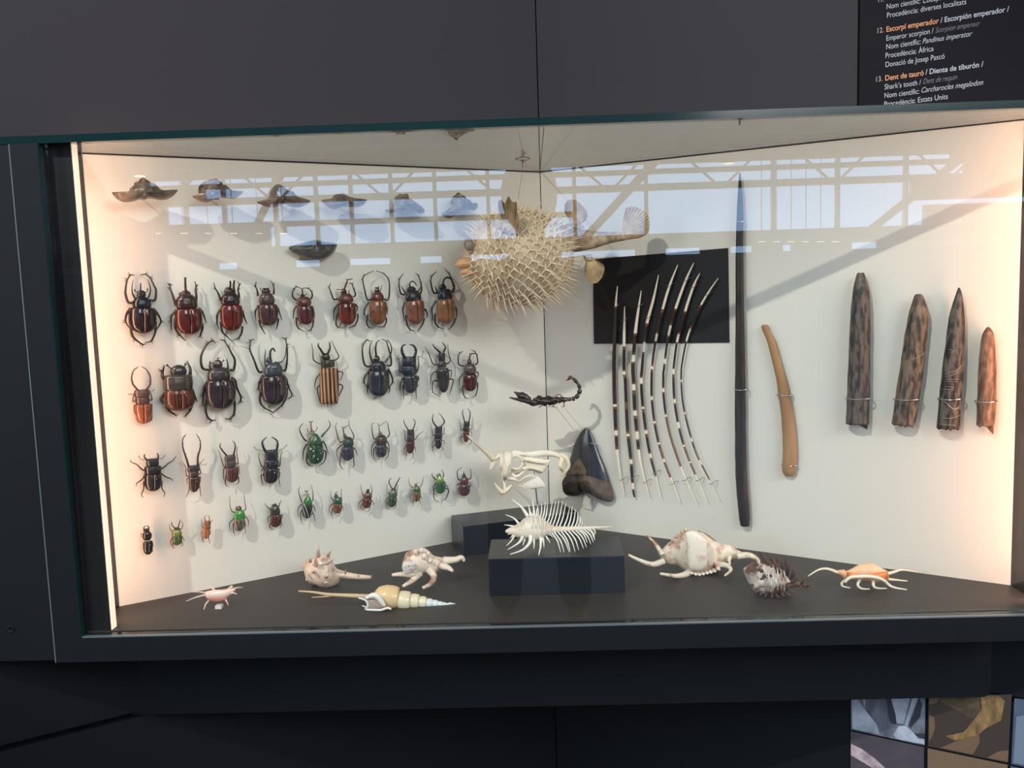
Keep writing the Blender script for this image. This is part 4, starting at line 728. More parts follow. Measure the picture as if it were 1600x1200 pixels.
for i in range(len(tail)-1):
    a, b = np.array(tail[i]), np.array(tail[i+1]); m = (a+b)/2
    part('tail_segment', tube([sp(*(a*.95+b*.05)), sp(*m), sp(*(b*.97+a*.03))], [tr[i]*k*.72, tr[i]*k*1.05, tr[i]*k*.7], 10, 4), M_SC if i > 0 else M_SCR2, T)
part('stinger', join(tube([sp(915,165), sp(888,158), sp(868,178), sp(850,192), sp(820,190)], [14*k, 26*k, 16*k, 6*k, 1.5*k], 10, 4)), M_SCR2, T)
for pl in ([(480,470),(460,500),(430,517)],[(570,470),(540,500),(498,537)],[(600,470),(585,505),(560,515)],[(705,460),(680,495),(665,532)],[(740,450),(720,480),(700,490)],[(830,455),(808,480),(812,522),(800,528)],[(790,430),(775,385),(730,372),(680,402)],[(600,420),(620,400),(650,405)]):
    part('leg', tube([sp(x, y, -.012+.004*i) for i, (x, y) in enumerate(pl)], [9*k, 7*k, 5*k, 3*k][:len(pl)], 6, 4), M_SC if pl[0][0] < 700 else M_SCR2, T)
part('wire_clip', tube([sp(600,520,-.005), sp(700,528,-.005), sp(800,522,0), sp(790,500,.12)], .0007, 5, 4), M_STEEL, T)
part('mounting_pin', tube([sp(640,450,0), sp(640,452,.145)], .001, 6, 1), M_WIRE, T)

# ---------------------------------------------------------------- large shark tooth
def to(x, y, w=.012): return WR(700+x/5.714, 640+y/5.714, w)
c = to(1240, 560, 0); k = mpp(c)/5.714
T = thing('shark_tooth', 'huge black triangular shark tooth with a dark brown forked root', 'tooth', c)
part('crown', strip([(1222,166,1252,166),(1180,210,1280,210),(1130,300,1316,300),(1098,400,1352,400),(1066,500,1396,500),(1048,590,1428,590),(1044,640,1446,650)], nR, lambda x, y, w: to(x, y), .30, 0, 20, .03, 30), mat('tooth_enamel', lin(40, 44, 52), .25, .5, c2=lin(24, 26, 32), vscale=24, stretch=(2, 2, .3), thr=(.4, .65), bump=.25, bscale=60, coat=.5), T)
M_ROOT = mat('tooth_root', lin(104, 90, 80), .7, .35, c2=lin(62, 54, 50), vscale=45, thr=(.35, .65), bump=1, bscale=140); nn_ = nR
part('root_lobe', pillow([to(x, y) for x, y in [(1046,600),(1100,555),(1170,545),(1215,600),(1218,690),(1200,740),(1150,770),(1080,768),(1042,720),(1036,660)]], nn_, 112*k, to(1125, 665), .3, 6, .5, .08), mat('tooth_root_dark', lin(58, 50, 46), .7, .35, c2=lin(38, 33, 32), vscale=50, bump=1, bscale=140), T)
part('root_lobe', pillow([to(x, y) for x, y in [(1150,560),(1200,540),(1290,560),(1400,610),(1445,650),(1478,760),(1478,800),(1450,824),(1390,812),(1300,762),(1215,722),(1170,660)]], nn_, 105*k, to(1330, 690), .3, 6, .5, .08), M_ROOT, T)
part('root_notch', pillow([to(x, y) for x, y in [(1190,408),(1235,450),(1290,540),(1270,600),(1180,600),(1090,590),(1100,520),(1140,460)]], nn_, 90*k, to(1190, 540), .3, 6, .5, .08), M_ROOT, T)
for a, b in (((1128, 312), (1112, 318)), ((1275, 300), (1335, 312))):
    part('wire_clip', tube([to(*a, .026), to((a[0]+b[0])/2, a[1]+8, .026), to(*b, .018), to(b[0]+2, b[1]+6, -.003)], .0009, 5, 3), M_STEEL, T)

# ---------------------------------------------------------------- plinths
def orient_box(P0, ang, L, D, h):
    u = np.array([math.cos(ang), math.sin(ang)]); v = np.array([-u[1], u[0]]); P0 = np.array(P0)
    return prism([tuple(P0), tuple(P0+u*L), tuple(P0+u*L+v*D), tuple(P0+v*D)], .0, h)
def bevel(o, wd=.0012):
    m = o.modifiers.new('bevel', 'BEVEL'); m.width = wd; m.segments = 2
BH = .0725; BK = .069
bevel(solo('plinth', box(-.1265, .1325, .145, .278, 0, BH), M_BOX, 'dark rectangular plinth in front, carrying the spiny comb shell', 'plinth', (0, .2, 0), None, False))
bevel(solo('plinth', orient_box((-.193, .402), math.radians(20), .270, .100, BK), M_BOX, 'turned dark plinth in the corner, carrying the skull on its rod', 'plinth', (-.05, .47, 0), None, False))

# ---------------------------------------------------------------- skull on a rod
KY = .47
def kp(x, y, dy=0.): return atY(700+x/8, 660+y/8, KY+dy)
c0 = atY(841, 795, KY); c0[2] = BK; k = mpp(c0)/8
T = thing('horned_skull', 'delicate white skull with a long bony horn on a thin rod', 'skull', c0)
M_BONE = mat('bone_white', lin(238, 232, 222), .5, .4, c2=lin(224, 212, 190), vscale=20, thr=(.45, .75), bump=.25, bscale=90)
M_BONEH = mat('bone_horn', lin(230, 216, 188), .45, .4, c2=lin(236, 226, 206), vscale=30)
kk = lambda x, y, w: kp(x, y, -w)
part('bony_horn', tube([kp(228,155,-.05), kp(280,200,-.045), kp(350,262,-.035), kp(430,335,-.02), kp(500,395,-.01), kp(560,460,0)], [2*k, 10*k, 17*k, 24*k, 30*k, 36*k], 12, 5), M_BONEH, T)
part('horn_base', strip([(520,470,610,440),(518,530,600,520),(515,590,545,595)], fr_, kk, .3, 0, 10, .15, 80), M_BONE, T)
part('horn_joint', tube([kp(590,460), kp(640,420), kp(700,400)], [22*k, 34*k, 26*k], 8), M_BONE, T)
part('brain_case', strip([(650,420,648,560),(675,390,668,640),(720,378,705,720),(770,372,745,715),(800,374,782,690)], fr_, kk, .9, 0, 18, .45, 110), M_BONE, T)
part('brow', strip([(640,520,690,500),(690,400,760,470),(790,378,820,428),(900,372,900,418),(960,370,965,420),(1060,362,1060,440),(1200,345,1200,425),(1320,362,1320,430),(1400,392,1395,455)], fr_, kk, .8, 0, 12, .08, 60), M_BONE, T)
ring_ = [kp(850+math.cos(a)*84, 500+math.sin(a)*84, -.012) for a in [2*math.pi*i/20 for i in range(21)]]
part('eye_socket', tube(ring_, 15*k, 8, 1), M_BONEH, T)
ring2 = [kp(850+math.cos(a)*116, 500+math.sin(a)*118, .004) for a in [2*math.pi*i/24 for i in range(25)]]
part('orbit', (lambda vf: ([np.array(v)+np.array([0, 1, 0])*(kp(850, 500, .004)[1]-v[1])*.5+np.array([0, -1, 0])*.004*noise.noise(Vector(np.array(v)*120)) for v in vf[0]], vf[1]))(tube(ring2, 34*k, 10, 1)), M_BONE, T)
part('cheek_fold', strip([(930,560,950,610),(1000,540,1010,590),(1090,555,1100,600),(1190,600,1190,625)], fr_, lambda x, y, w: kp(x, y, -.012-w), .8, 0, 10, .2, 80), M_BONEH, T)
part('cheek_fold', strip([(960,450,965,480),(1060,470,1062,500),(1160,490,1160,515),(1250,500,1250,512)], fr_, lambda x, y, w: kp(x, y, -.012-w), .8, 0, 10, .2, 80), M_BONEH, T)
part('cheek', strip([(940,430,960,560),(1000,430,1040,600),(1090,440,1130,640),(1180,455,1180,635),(1240,465,1235,570),(1285,464,1280,472)], fr_, kk, .35, 0, 12, .15, 60), M_BONE, T)
part('cheek_strut', tube([kp(800,640,-.01), kp(860,680,-.015), kp(960,610,-.01), kp(1060,590,0)], [16*k, 22*k, 18*k, 12*k], 8, 4), M_BONE, T)
part('beak_tip', tube([kp(578,755,-.02), kp(625,820,-.015), kp(680,875,-.01), kp(740,840,0), kp(800,780,0)], [3*k, 22*k, 34*k, 26*k, 14*k], 8, 4), M_BONEH, T)
part('snout', strip([(660,560,760,560),(670,640,790,640),(680,720,700,700),(690,780,720,760),(690,850,730,830)], fr_, kk, .8, 0, 12, .15, 60), M_BONE, T)
part('cross_strut', tube([kp(740,700,-.01), kp(830,710,-.015), kp(895,750,-.01)], [26*k, 20*k, 10*k], 8, 4), M_BONE, T)
part('jaw_plate', strip([(870,770,885,790),(950,720,960,820),(1050,665,1050,835),(1130,680,1120,825),(1190,740,1180,810),(1215,790,1205,815)], fr_, kk, .25, 0, 12, .15, 60), M_BONE, T)
part('jaw_plate', tube([kp(890,740,-.01), kp(980,680,-.012), kp(1080,655,-.01)], [10*k, 16*k, 8*k], 6, 4), M_BONE, T)
part('thin_strut', tube([kp(860,780), kp(960,815,-.01), kp(1055,845)], [8*k, 6*k, 3*k], 6, 4), M_BONEH, T)
part('hind_bone', tube([kp(1390,400), kp(1420,470), kp(1400,540,-.01), kp(1440,600), kp(1430,670)], [22*k, 34*k, 30*k, 30*k, 12*k], 10, 4), M_BONEH, T)
part('hind_bone', tube([kp(1400,400), kp(1470,440), kp(1505,510), kp(1500,570), kp(1445,650)], [22*k, 32*k, 26*k, 20*k, 10*k], 10, 4), M_BONEH, T)
part('thin_strut', tube([kp(1240,570), kp(1320,610), kp(1415,655)], [5*k, 5*k, 6*k], 6, 3), M_BONEH, T)
part('rod', tube([kp(1075,580,.01), kp(1082,700), kp(1100,860), c0+np.array([0, 0, .012])], [4*k, 6*k, 10*k, 11*k], 8, 4), mat('rod_grey', lin(112, 112, 124), .35, .5, metal=.4), T)
part('rod_foot', rings([[c0+np.array([math.cos(a)*r, math.sin(a)*r, h]) for a in [i*math.pi/8 for i in range(16)]] for r, h in ((.006, 0), (.006, .002), (.002, .006), (.0018, .016))]), mat('rod_grey', (1, 1, 1)), T)

# ---------------------------------------------------------------- shells on the case floor
def PL(ox, oy, sc, Y): 
    return (lambda x, y, dy=0.: atY(ox+x/sc, oy+y/sc, Y+dy)), (lambda x, y, w: atY(ox+x/sc, oy+y/sc, Y-w))
def spk(f, pts, r0, r1, d0=0., d1=0., seg=8):
    n_ = len(pts); return tube([f(x, y, d0+(d1-d0)*i/(n_-1)) for i, (x, y) in enumerate(pts)], [(r0+(r1-r0)*i/(n_-1)) for i in range(n_)], seg, 4)
def shellmat(key, c, c2, v=28, thr=(.5, .62), rough=.38, b=.4, kind='noise', stretch=None): return mat(key, lin(*c), rough, .5, c2=lin(*c2), vscale=v, thr=thr, bump=b, bscale=110, coat=.15, kind=kind, stretch=stretch)
# small pink spider conch
f, fw = PL(280, 840, 8, .115); c = f(480, 760); k = mpp(c)/8; c[2] = 0
T = thing('spider_conch', 'small pale pink spider conch with seven thin fingers, far left on the floor', 'shell', c)
M1_ = shellmat('conch_pink', (226, 204, 194), (214, 184, 172)); M1b = shellmat('conch_rose', (176, 116, 108), (196, 140, 128))
part('body_whorl', strip([(322,690,326,715),(350,668,352,760),(420,655,430,768),(520,650,540,760),(600,640,620,735),(680,632,690,672),(700,640,704,650)], fr_, fw, .8, 0, 14, .06, 60), M1_, T)
part('lip', strip([(345,755,352,775),(420,752,420,800),(520,750,520,800),(600,735,605,765)], fr_, lambda x, y, w: f(x, y, -.012), .35, 0, 10), M1b, T)
for pl, a in (([(340,692),(240,680),(140,682)], -.02), ([(340,712),(200,750),(85,795)], -.03), ([(405,760),(340,820),(308,900)], -.02), ([(540,745),(590,790),(612,845)], -.03), ([(440,655),(400,620),(370,598)], .04), ([(620,700),(680,692),(720,708)], -.01), ([(660,645),(740,625),(800,625)], .02)):
    pt = [np.array(q) for q in pl]; part('finger', tube([f(*pt[0]), f(*pt[1], a*.5), f(*pt[2], a)], [14*k, 10*k, 4*k], 8, 4), M1_, T)
part('spire', strip([(600,640,640,655),(640,605,672,625),(650,597,668,600)], fr_, fw, .9, 0, 10), M1_, T)
part('clear_stand', box(c[0]-.004, c[0]+.008, c[1]-.006, c[1]+.006, 0, .006), mat('acrylic', (.7, .7, .7), .1, .5), T, False)
# pinkish murex
f, fw = PL(440, 830, 5.333, .235); c = f(330, 455); k = mpp(c)/5.333; c[2] = 0
T = thing('murex_shell', 'pinkish white knobbly murex shell with a thick canal to the right', 'shell', c)
M2 = shellmat('murex_pink', (224, 202, 186), (196, 168, 150), 30, (.45, .7), .5, .8)
part('body_whorl', strip([(165,285,170,300),(185,262,190,330),(225,235,215,400),(270,215,260,440),(320,195,320,462),(370,200,380,468),(410,235,430,462),(450,300,470,430),(480,335,490,398)], fr_, fw, .85, 0, 20, .16, 45), M2, T)
part('spire', strip([(162,288,166,300),(185,265,190,325),(205,245,212,340)], fr_, fw, .9, 0, 12, .1, 60), M2, T)
part('siphon_canal', spk(f, [(450,350),(540,368),(640,380),(748,384)], 40*k, 15*k, 0, -.01), M2, T)
for b, t_, r in (((305,205),(298,112),20),((385,205),(411,153),15),((375,270),(442,216),16),((285,270),(282,205),14),((270,340),(258,330),16),((370,380),(392,362),18),((360,430),(380,428),14),((290,290),(300,240),12),((240,250),(232,228),16),((430,330),(425,270),8),((530,350),(536,318),9),((640,375),(642,362),7),((210,395),(205,415),10),((200,340),(190,350),10)):
    part('spike', tube([f(*b, -.03), f((b[0]+t_[0])/2, (b[1]+t_[1])/2, -.042), f(*t_, -.045)], [r*k, r*k*.7, r*k*.15], 7, 3), M2, T)
# brown and white spider conch
f, fw = PL(440, 830, 5.333, .225); c = f(1200, 440); k = mpp(c)/5.333; c[2] = 0
T = thing('spider_conch', 'brown-flecked white spider conch with a coiled spire facing forward', 'shell', c)
M3 = shellmat('conch_brown', (228, 212, 196), (162, 120, 98), 26, (.52, .62), .42, .5); M3w = shellmat('conch_spire', (232, 226, 226), (196, 170, 158), 60)
part('body_whorl', strip([(1010,250,1012,320),(1040,180,1050,355),(1090,150,1100,375),(1150,142,1150,370),(1210,150,1210,350),(1260,195,1270,345),(1320,215,1320,335),(1370,225,1375,300),(1400,235,1400,262)], fr_, fw, .75, 0, 20, .12, 40), M3, T)
for i in range(5):
    r = (54-i*10)*k; part('spire_whorl', tube([f(1060+math.cos(a)*(r/k)*.9, 295+math.sin(a)*(r/k), -.032-.004*i) for a in [2*math.pi*j/14 for j in range(15)]], (9-1.2*i)*k, 8, 1), M3w, T)
for pl, a in (([(1350,245),(1450,238),(1500,218),(1522,250)], 0), ([(1330,290),(1390,305),(1428,335)], -.02), ([(1230,320),(1272,380),(1240,440),(1176,473)], -.04), ([(1150,350),(1090,410),(1010,460)], -.035), ([(1110,365),(1020,358),(920,365)], -.02)):
    n_ = len(pl); part('finger', tube([f(x, y, a*i/(n_-1)-.01) for i, (x, y) in enumerate(pl)], [(34-22*i/(n_-1))*k for i in range(n_)], 10, 4), M3, T)
for x, y, r in ((1112,165,26),(1165,155,20),(1190,205,26),(1225,180,18),(1240,240,20)): part('knob', ball(f(x, y+6, -.020), r*k, r*k*.8, r*k*1.1), M3, T)
# long spindle shell (tibia)
f, fw = PL(440, 830, 5.333, .105); c = f(900, 655); k = mpp(c)/5.333; c[2] = 0
T = thing('spindle_shell', 'long golden spindle shell tapering to a white tip, lying in front', 'shell', c)
M4 = shellmat('tibia_gold', (222, 188, 138), (230, 204, 160), 12, (.3, .7), .3, .1); M4p = shellmat('tibia_pale', (222, 208, 172), (230, 220, 194), 20, (.3, .7), .3, .1); M4w = mat('tibia_white', lin(214, 220, 226), .35); M4c = mat('tibia_canal', lin(206, 176, 146), .4)
wh = [(770,975,535,98,M4),(972,1075,566,80,M4p),(1072,1146,572,62,M4p),(1144,1206,580,49,M4p),(1204,1257,588,39,M4w),(1255,1301,592,31,M4w),(1299,1338,596,24,M4w),(1336,1367,598,18,M4w),(1365,1395,600,13,M4w)]
wh = [(a, b, y, r, m_) for a, b, y, r, m_ in wh]
for i, (a, b, y, r, m_) in enumerate(wh):
    st = [0, .06, .2, .5, .8, .95, 1]; pr = [.80, .9, .97, 1, .96, .88, .80] if i else [.25, .5, .82, 1, .97, .87, .80]
    P_ = [f(a+(b-a)*s, y+22*(.5 if i else s*.4+.3)*1.0+(s-.5)*4, 0) for s in st]
    part('whorl', tube(P_, [r*k*q for q in pr], 24, 2), m_, T)
part('tip', tube([f(1392,603), f(1420,604), f(1452,605)], [11*k, 7*k, 1*k], 10, 2), M4w, T)
part('siphon_canal', spk(f, [(800,560),(740,548),(600,538),(400,528),(260,508),(140,500)], 26*k, 6*k, 0, -.02), M4c, T)
part('canal_fork', spk(f, [(430,535),(360,545),(250,552)], 9*k, 3*k, -.01, -.02), M4c, T)
part('outer_lip', tube([f(x, y, -.03) for x, y in [(640,556),(700,575),(720,620),(700,650),(760,656),(830,656),(880,640),(915,650)]], [6*k, 10*k, 10*k, 9*k, 10*k, 10*k, 12*k, 8*k], 8, 4), mat('lip_white', lin(232, 226, 222), .35), T)
part('inner_lip', tube([f(x, y, -.032) for x, y in [(700,560),(760,535),(800,545),(835,590),(860,625)]], [12*k, 24*k, 26*k, 22*k, 12*k], 8, 4), mat('lip_white', (1, 1, 1)), T)
part('aperture', pillow([f(x, y, -.03) for x, y in [(700,572),(770,565),(830,590),(862,632),(800,646),(720,650),(712,610)]], (0, -1, 0), .002, None, 2, 4), mat('aperture_mauve', lin(170, 150, 142), .35), T)
for x, y, x2, y2 in ((700,630,670,620),(700,640,695,655),(740,655,738,664),(790,658,792,666),(840,652,845,664)): part('lip_tooth', tube([f(x, y, -.032), f(x2, y2, -.033)], [7*k, 2.5*k], 6, 2), mat('lip_white', (1, 1, 1)), T)
for xx in (820, 1100):
    q = f(xx, 640); part('clear_stand', box(q[0]-.005, q[0]+.005, q[1]-.006, q[1]+.006, 0, max(.004, q[2]-.002)), mat('acrylic', (1, 1, 1)), T, False)
# venus comb on the front plinth
f, fw = PL(700, 760, 5.333, .205); c = f(760, 560); k = mpp(c)/5.333; c[2] = BH
T = thing('comb_murex', 'white comb-like murex shell with rows of long needle spines', 'shell', c)
M5 = shellmat('comb_white', (228, 216, 202), (200, 176, 158), 24, (.5, .75), .4, .3); M5s = mat('comb_spine', lin(236, 232, 224), .4)
st = [(478,374,7),(500,374,22),(530,372,34),(575,372,56),(620,368,76),(665,355,96),(710,350,107),(755,352,104),(790,355,86),(825,358,60),(865,362,36),(920,358,26),(1000,355,22),(1100,350,19),(1200,345,14),(1290,340,8),(1376,335,4)]
st2 = [s for s in st if s[0] <= 880]; part('body_whorl', tube([f(x, y) for x, y, r in st2], [r*k for x, y, r in st2], 24, 3), M5, T)
st3 = [s for s in st if s[0] >= 825]; part('siphon_canal', tube([f(x, y) for x, y, r in st3], [r*k*.98 for x, y, r in st3], 12, 3), M5, T)
for x in (590, 640, 690, 725, 760, 795):
    y = float(np.interp(x, [s[0] for s in st], [s[1] for s in st])); r = float(np.interp(x, [s[0] for s in st], [s[2] for s in st]))
    part('rib', tube([f(x+10*math.cos(a), y+math.sin(a)*r*1.02, -math.cos(a)*r*k*1.02) for a in [2*math.pi*j/16 for j in range(17)]], 5.5*k, 6, 1), M5s, T)
tops = [(745,150,745,255),(780,140,765,262),(810,128,782,280),(830,140,798,300),(870,120,822,318),(898,120,845,326),(925,118,872,330),(955,118,902,332),(982,140,930,334),(1015,165,965,336),(1035,165,1000,336),(1062,190,1030,336),(1085,215,1058,338),(1105,245,1082,338),(1118,280,1103,340),(1135,312,1120,342)]
for x, y, bx, by in tops: part('spine', tube([f(bx, by, -.0), f((bx*.6+x*.4)+8, by*.6+y*.4, .012), f(x, y, .02)], [8*k, 6*k, 2*k], 6, 4), M5s, T)
bots = [(940,555,862,385),(970,558,885,382),(1012,555,915,380),(1020,552,945,376),(1060,548,975,374),(1090,532,1005,372),(1130,520,1035,370),(1155,510,1065,368),(1160,470,1090,366),(1190,482,1110,364),(1212,468,1135,362),(1215,430,1160,358),(1222,450,1180,356),(1226,400,1200,352)]
for x, y, bx, by in bots: part('spine', tube([f(bx, by, -.004), f(bx*.5+x*.5+10, by*.55+y*.45-8, -.02), f(x, y, -.028)], [8*k, 6.5*k, 2*k], 6, 4), M5s, T)
for pl, r in (([(690,400),(680,470),(620,530),(516,566)], 20), ([(620,420),(590,470),(494,529)], 15), ([(550,410),(530,450),(487,494)], 12), ([(775,430),(772,500),(755,575)], 16), ([(715,440),(718,480),(714,520)], 11), ([(790,430),(798,470),(800,510)], 10), ([(665,250),(610,170),(532,108)], 17), ([(590,310),(545,262),(477,236)], 12), ([(555,335),(510,326),(466,320)], 10), ([(718,260),(714,180),(702,104)], 12), ([(690,262),(680,200),(671,152)], 11), ([(735,262),(740,200),(746,176)], 8), ([(640,440),(630,470),(622,495)], 9), ([(820,420),(840,450),(850,472)], 9), ([(520,390),(505,400),(498,402)], 6), ([(540,405),(525,425),(510,428)], 6), ([(845,395),(865,415),(880,428)], 7), ([(700,240),(695,222),(690,210)], 7)):
    part('spine', tube([f(x, y, -.03*(1 if pl[-1][1] > 380 else -.2)*(i/(len(pl)-1)+.6)) for i, (x, y) in enumerate(pl)], [r*k*(1-.85*i/(len(pl)-1)) for i in range(len(pl))], 8, 4), M5s, T)
# big spider conch
f, fw = PL(960, 810, 6.667, .27); c = f(850, 600); k = mpp(c)/6.667; c[2] = 0
T = thing('spider_conch', 'largest cream spider conch with thick curved fingers, right of the plinth', 'shell', c)
M6 = shellmat('conch_cream', (232, 220, 204), (184, 138, 108), 40, (.52, .66), .4, .4); M6w = shellmat('conch_cream_plain', (236, 226, 214), (206, 178, 154), 40, (.52, .7), .4, .3)
part('body_whorl', strip([(480,350,482,430),(520,300,520,465),(570,250,580,480),(640,185,660,490),(700,140,720,540),(760,112,790,568),(830,120,850,580),(910,140,920,578),(990,190,1000,558),(1070,245,1070,530),(1140,262,1140,470),(1200,275,1200,440),(1270,320,1260,430),(1330,352,1330,420)], fr_, fw, .62, 0, 24, .08, 26), M6, T)
part('shoulder', strip([(735,150,745,170),(790,130,770,500),(840,135,830,540),(900,170,900,540),(960,220,960,500)], fr_, lambda x, y, w: f(x, y, -.042), .22, 0, 16, .05, 30), M6w, T)
for pl, r0, r1, a in (([(520,440),(400,480),(270,440),(142,380)], 36, 13, -.01), ([(800,550),(720,590),(620,600),(478,575)], 42, 12, -.06), ([(500,380),(430,270),(338,175)], 30, 7, .03), ([(1060,480),(1170,490),(1212,540),(1150,597)], 34, 9, -.05), ([(1280,390),(1400,385),(1480,420),(1508,472)], 40, 15, -.01), ([(1200,400),(1195,440),(1205,480)], 24, 8, -.02)):
    n_ = len(pl); part('finger', tube([f(x, y, a*i/(n_-1)-.02) for i, (x, y) in enumerate(pl)], [(r0+(r1-r0)*i/(n_-1))*k for i in range(n_)], 12, 5), M6, T)
part('ridge_line', tube([f(870,128,.0), f(960,170,.0), f(1060,240,.0)], [5*k, 9*k, 5*k], 6, 4), mat('brown_ridge', lin(120, 82, 58), .5), T)
for i, (x, y) in enumerate([(800,560),(840,572),(880,576),(920,570),(960,560),(1000,552),(1040,540),(1080,520)]): part('lip_fold', ball(f(x, y, -.03), 24*k, .012, 16*k, 10, 6), M6w, T)
for x, y, r in ((740,118,18),(700,145,16),(640,190,18),(600,235,16),(565,265,14)): part('knob', ball(f(x, y, -.01), r*k), M6, T)
# dark frilled murex
f, fw = PL(1140, 840, 5, .125); c = f(320, 450); k = mpp(c)/5; c[2] = 0
T = thing('frilled_murex', 'white and dark brown murex shell bristling with frilly spines', 'shell', c)
M7 = shellmat('frill_body', (222, 210, 198), (104, 72, 54), 26, (.48, .58), .5, .7); M7d = shellmat('frill_dark', (66, 48, 46), (104, 74, 56), 60, (.4, .7), .55, .6); M7w = shellmat('frill_white', (206, 202, 204), (150, 118, 98), 60)
part('body_whorl', strip([(106,240,112,270),(140,215,145,340),(200,205,195,410),(260,190,260,430),(320,215,320,445),(380,250,380,440),(430,300,430,420),(480,350,480,400)], fr_, fw, .85, 0, 28, .42, 75), M7, T)
part('white_ribs', join(*[tube([f(x, 235+abs(x-370)*.4, -.040), f(x+8, 330, -.052), f(x+2, 430, -.036)], [4*k, 8*k, 4*k], 6, 3) for x in (300, 335, 372, 400, 425)]), M7w, T)
part('siphon_canal', spk(f, [(450,380),(520,365),(580,375),(640,378)], 26*k, 9*k, -.01, -.02), M7, T)
R7 = [((300,215),(232,108),18),((380,270),(325,145),20),((340,200),(300,125),12),((360,220),(372,148),12),((440,250),(430,148),12),((450,290),(466,178),14),((475,320),(520,235),16),((480,350),(560,318),14),((560,360),(585,318),12),((600,375),(640,365),10),((590,385),(600,410),9),((555,380),(575,418),9),((500,340),(540,300),10),((410,240),(400,180),12),((450,400),(535,440),14),((430,420),(480,455),12),((400,430),(430,462),11),((360,440),(385,470),11),((330,440),(325,470),12),((290,430),(270,462),11),((250,425),(235,450),12),((210,400),(180,420),12),((180,370),(160,400),12),((260,200),(270,175),14),((220,215),(195,195),10),((330,250),(318,190),14),((420,300),(440,225),13),((480,300),(495,240),10),((270,300),(240,330),16),((250,260),(225,245),18),((180,260),(160,250),12),((320,300),(290,290),12)]
for b, t_, r in R7:
    a = -.03 if b[1] > 250 else .0; b3, t3 = f(*b, a), f(*t_, a-.01); md = (b3+t3)/2
    vf = [tube([b3, md+np.array([0, -.003, 0]), t3], [r*k, r*k*.75, r*k*.15], 6, 3)]
    for s in (-1, 1): vf.append(cone(md, (t3-b3)/np.linalg.norm(t3-b3)+np.array([s*.8, -.2, .2]), r*k*2.2, r*k*.35, 4))
    part('frill', join(*vf), M7d, T, True)
# orange spider conch
f, fw = PL(1140, 840, 5, .150); c = f(1080, 400); k = mpp(c)/5; c[2] = 0
T = thing('spider_conch', 'orange spider conch with slender white fingers, far right on the floor', 'shell', c)
M8 = shellmat('conch_orange', (232, 178, 132), (232, 206, 176), 16, (.35, .65), .4, .3); M8d = mat('conch_deep_orange', lin(226, 140, 84), .35, coat=.2); M8w = mat('conch_finger', lin(234, 224, 206), .4)
part('body_whorl', strip([(905,262,910,330),(950,245,950,330),(1010,212,1010,335),(1060,204,1070,345),(1110,200,1120,360),(1150,215,1160,345),(1190,238,1195,330),(1235,262,1240,335)], fr_, fw, .55, 0, 18, .08, 40), M8, T)
part('aperture', pillow([f(x, y, -.028) for x, y in [(915,268),(960,285),(1060,292),(1160,290),(1230,262),(1240,325),(1160,316),(1060,305),(960,302),(925,320)]], (0, -1, 0), .004, None, 1, 4), M8d, T)
part('spire', strip([(830,262,835,288),(860,252,865,298),(900,250,905,335)], fr_, fw, .8, 0, 12), M8, T)
part('lip_band', tube([f(x, y, -.033) for x, y in [(900,350),(940,312),(1020,304),(1100,304),(1170,318),(1220,345)]], [10*k, 13*k, 14*k, 14*k, 13*k, 9*k], 10, 4), M8w, T)
for pl, r, a in (([(840,272),(760,244),(690,254),(612,302)], 14, -.03), ([(1220,285),(1280,270),(1350,253),(1470,271)], 16, .03), ([(1230,325),(1290,330),(1390,340)], 13, 0), ([(1200,330),(1270,385),(1385,407)], 15, -.04), ([(1122,310),(1125,378),(1160,396),(1228,397)], 14, -.045), ([(1030,308),(1000,365),(1030,398),(1095,402)], 14, -.045), ([(945,315),(880,350),(885,380),(942,393)], 13, -.04)):
    n_ = len(pl); part('finger', tube([f(x, y, a*(.4+.6*i/(n_-1))) for i, (x, y) in enumerate(pl)], [(r-(r-4)*i/(n_-1))*k for i in range(n_)], 8, 5), M8w, T)

# ---------------------------------------------------------------- caption panel on the upper right wall
u1 = uj+.006
T = thing('caption_panel', 'dark graphite panel with white and orange printed captions', 'panel', APEX+tR*(uj+.25)+np.array([0, 0, .87]))
part('board', slab('R', u1-.003, u1+.75, H+.0075, 2.3, .008, .001), M_TEXTP, T, False)
M_TW = mat('print_white', (.38, .41, .46), .7, emit=None); M_TO = mat('print_orange', (.52, .24, .12), .7); M_TG = mat('print_grey', (.13, .13, .15), .7); M_TN = mat('print_number', (.34, .32, .32), .7)
def text(s, x, y, xe, ye, m, bold=0., ital=0., capx=8.2):
    cu = bpy.data.curves.new('line', 'FONT'); cu.body = s; cu.size = 1; cu.offset = bold; cu.shear = ital; cu.extrude = 0
    o = bpy.data.objects.new('tmp', cu); S.collection.objects.link(o); bpy.context.view_layer.update(); dg = bpy.context.evaluated_depsgraph_get()
    me = bpy.data.meshes.new_from_object(o.evaluated_get(dg)); bpy.data.objects.remove(o)
    a = WR(x, y, .0016); b = WR(xe, ye, .0016); wd = (b-a)@tR; xs = [v.co.x for v in me.vertices]; sx = wd/max(xs); sy = capx*mpp(a)/.72
    bb = np.array(base_of(T))
    for v in me.vertices:
        p = a+tR*(v.co.x*sx)+np.array([0, 0, v.co.y*sy])-bb; v.co = tuple(p)
    me.materials.clear(); me.materials.append(m); me.name = 'text_line'
    o2 = bpy.data.objects.new('text_line', me); S.collection.objects.link(o2); o2.parent = T
text('11.', 1370.5, 4, 1381, 2, M_TN); text('Nom científic:', 1384.7, 14.5, 1438, 5.8, M_TW); text('Coleoptera', 1441, 5.2, 1482, -1.5, M_TW, 0, .35)
text('Procedència: diverses localitats', 1385.2, 28, 1509.6, 8, M_TW)
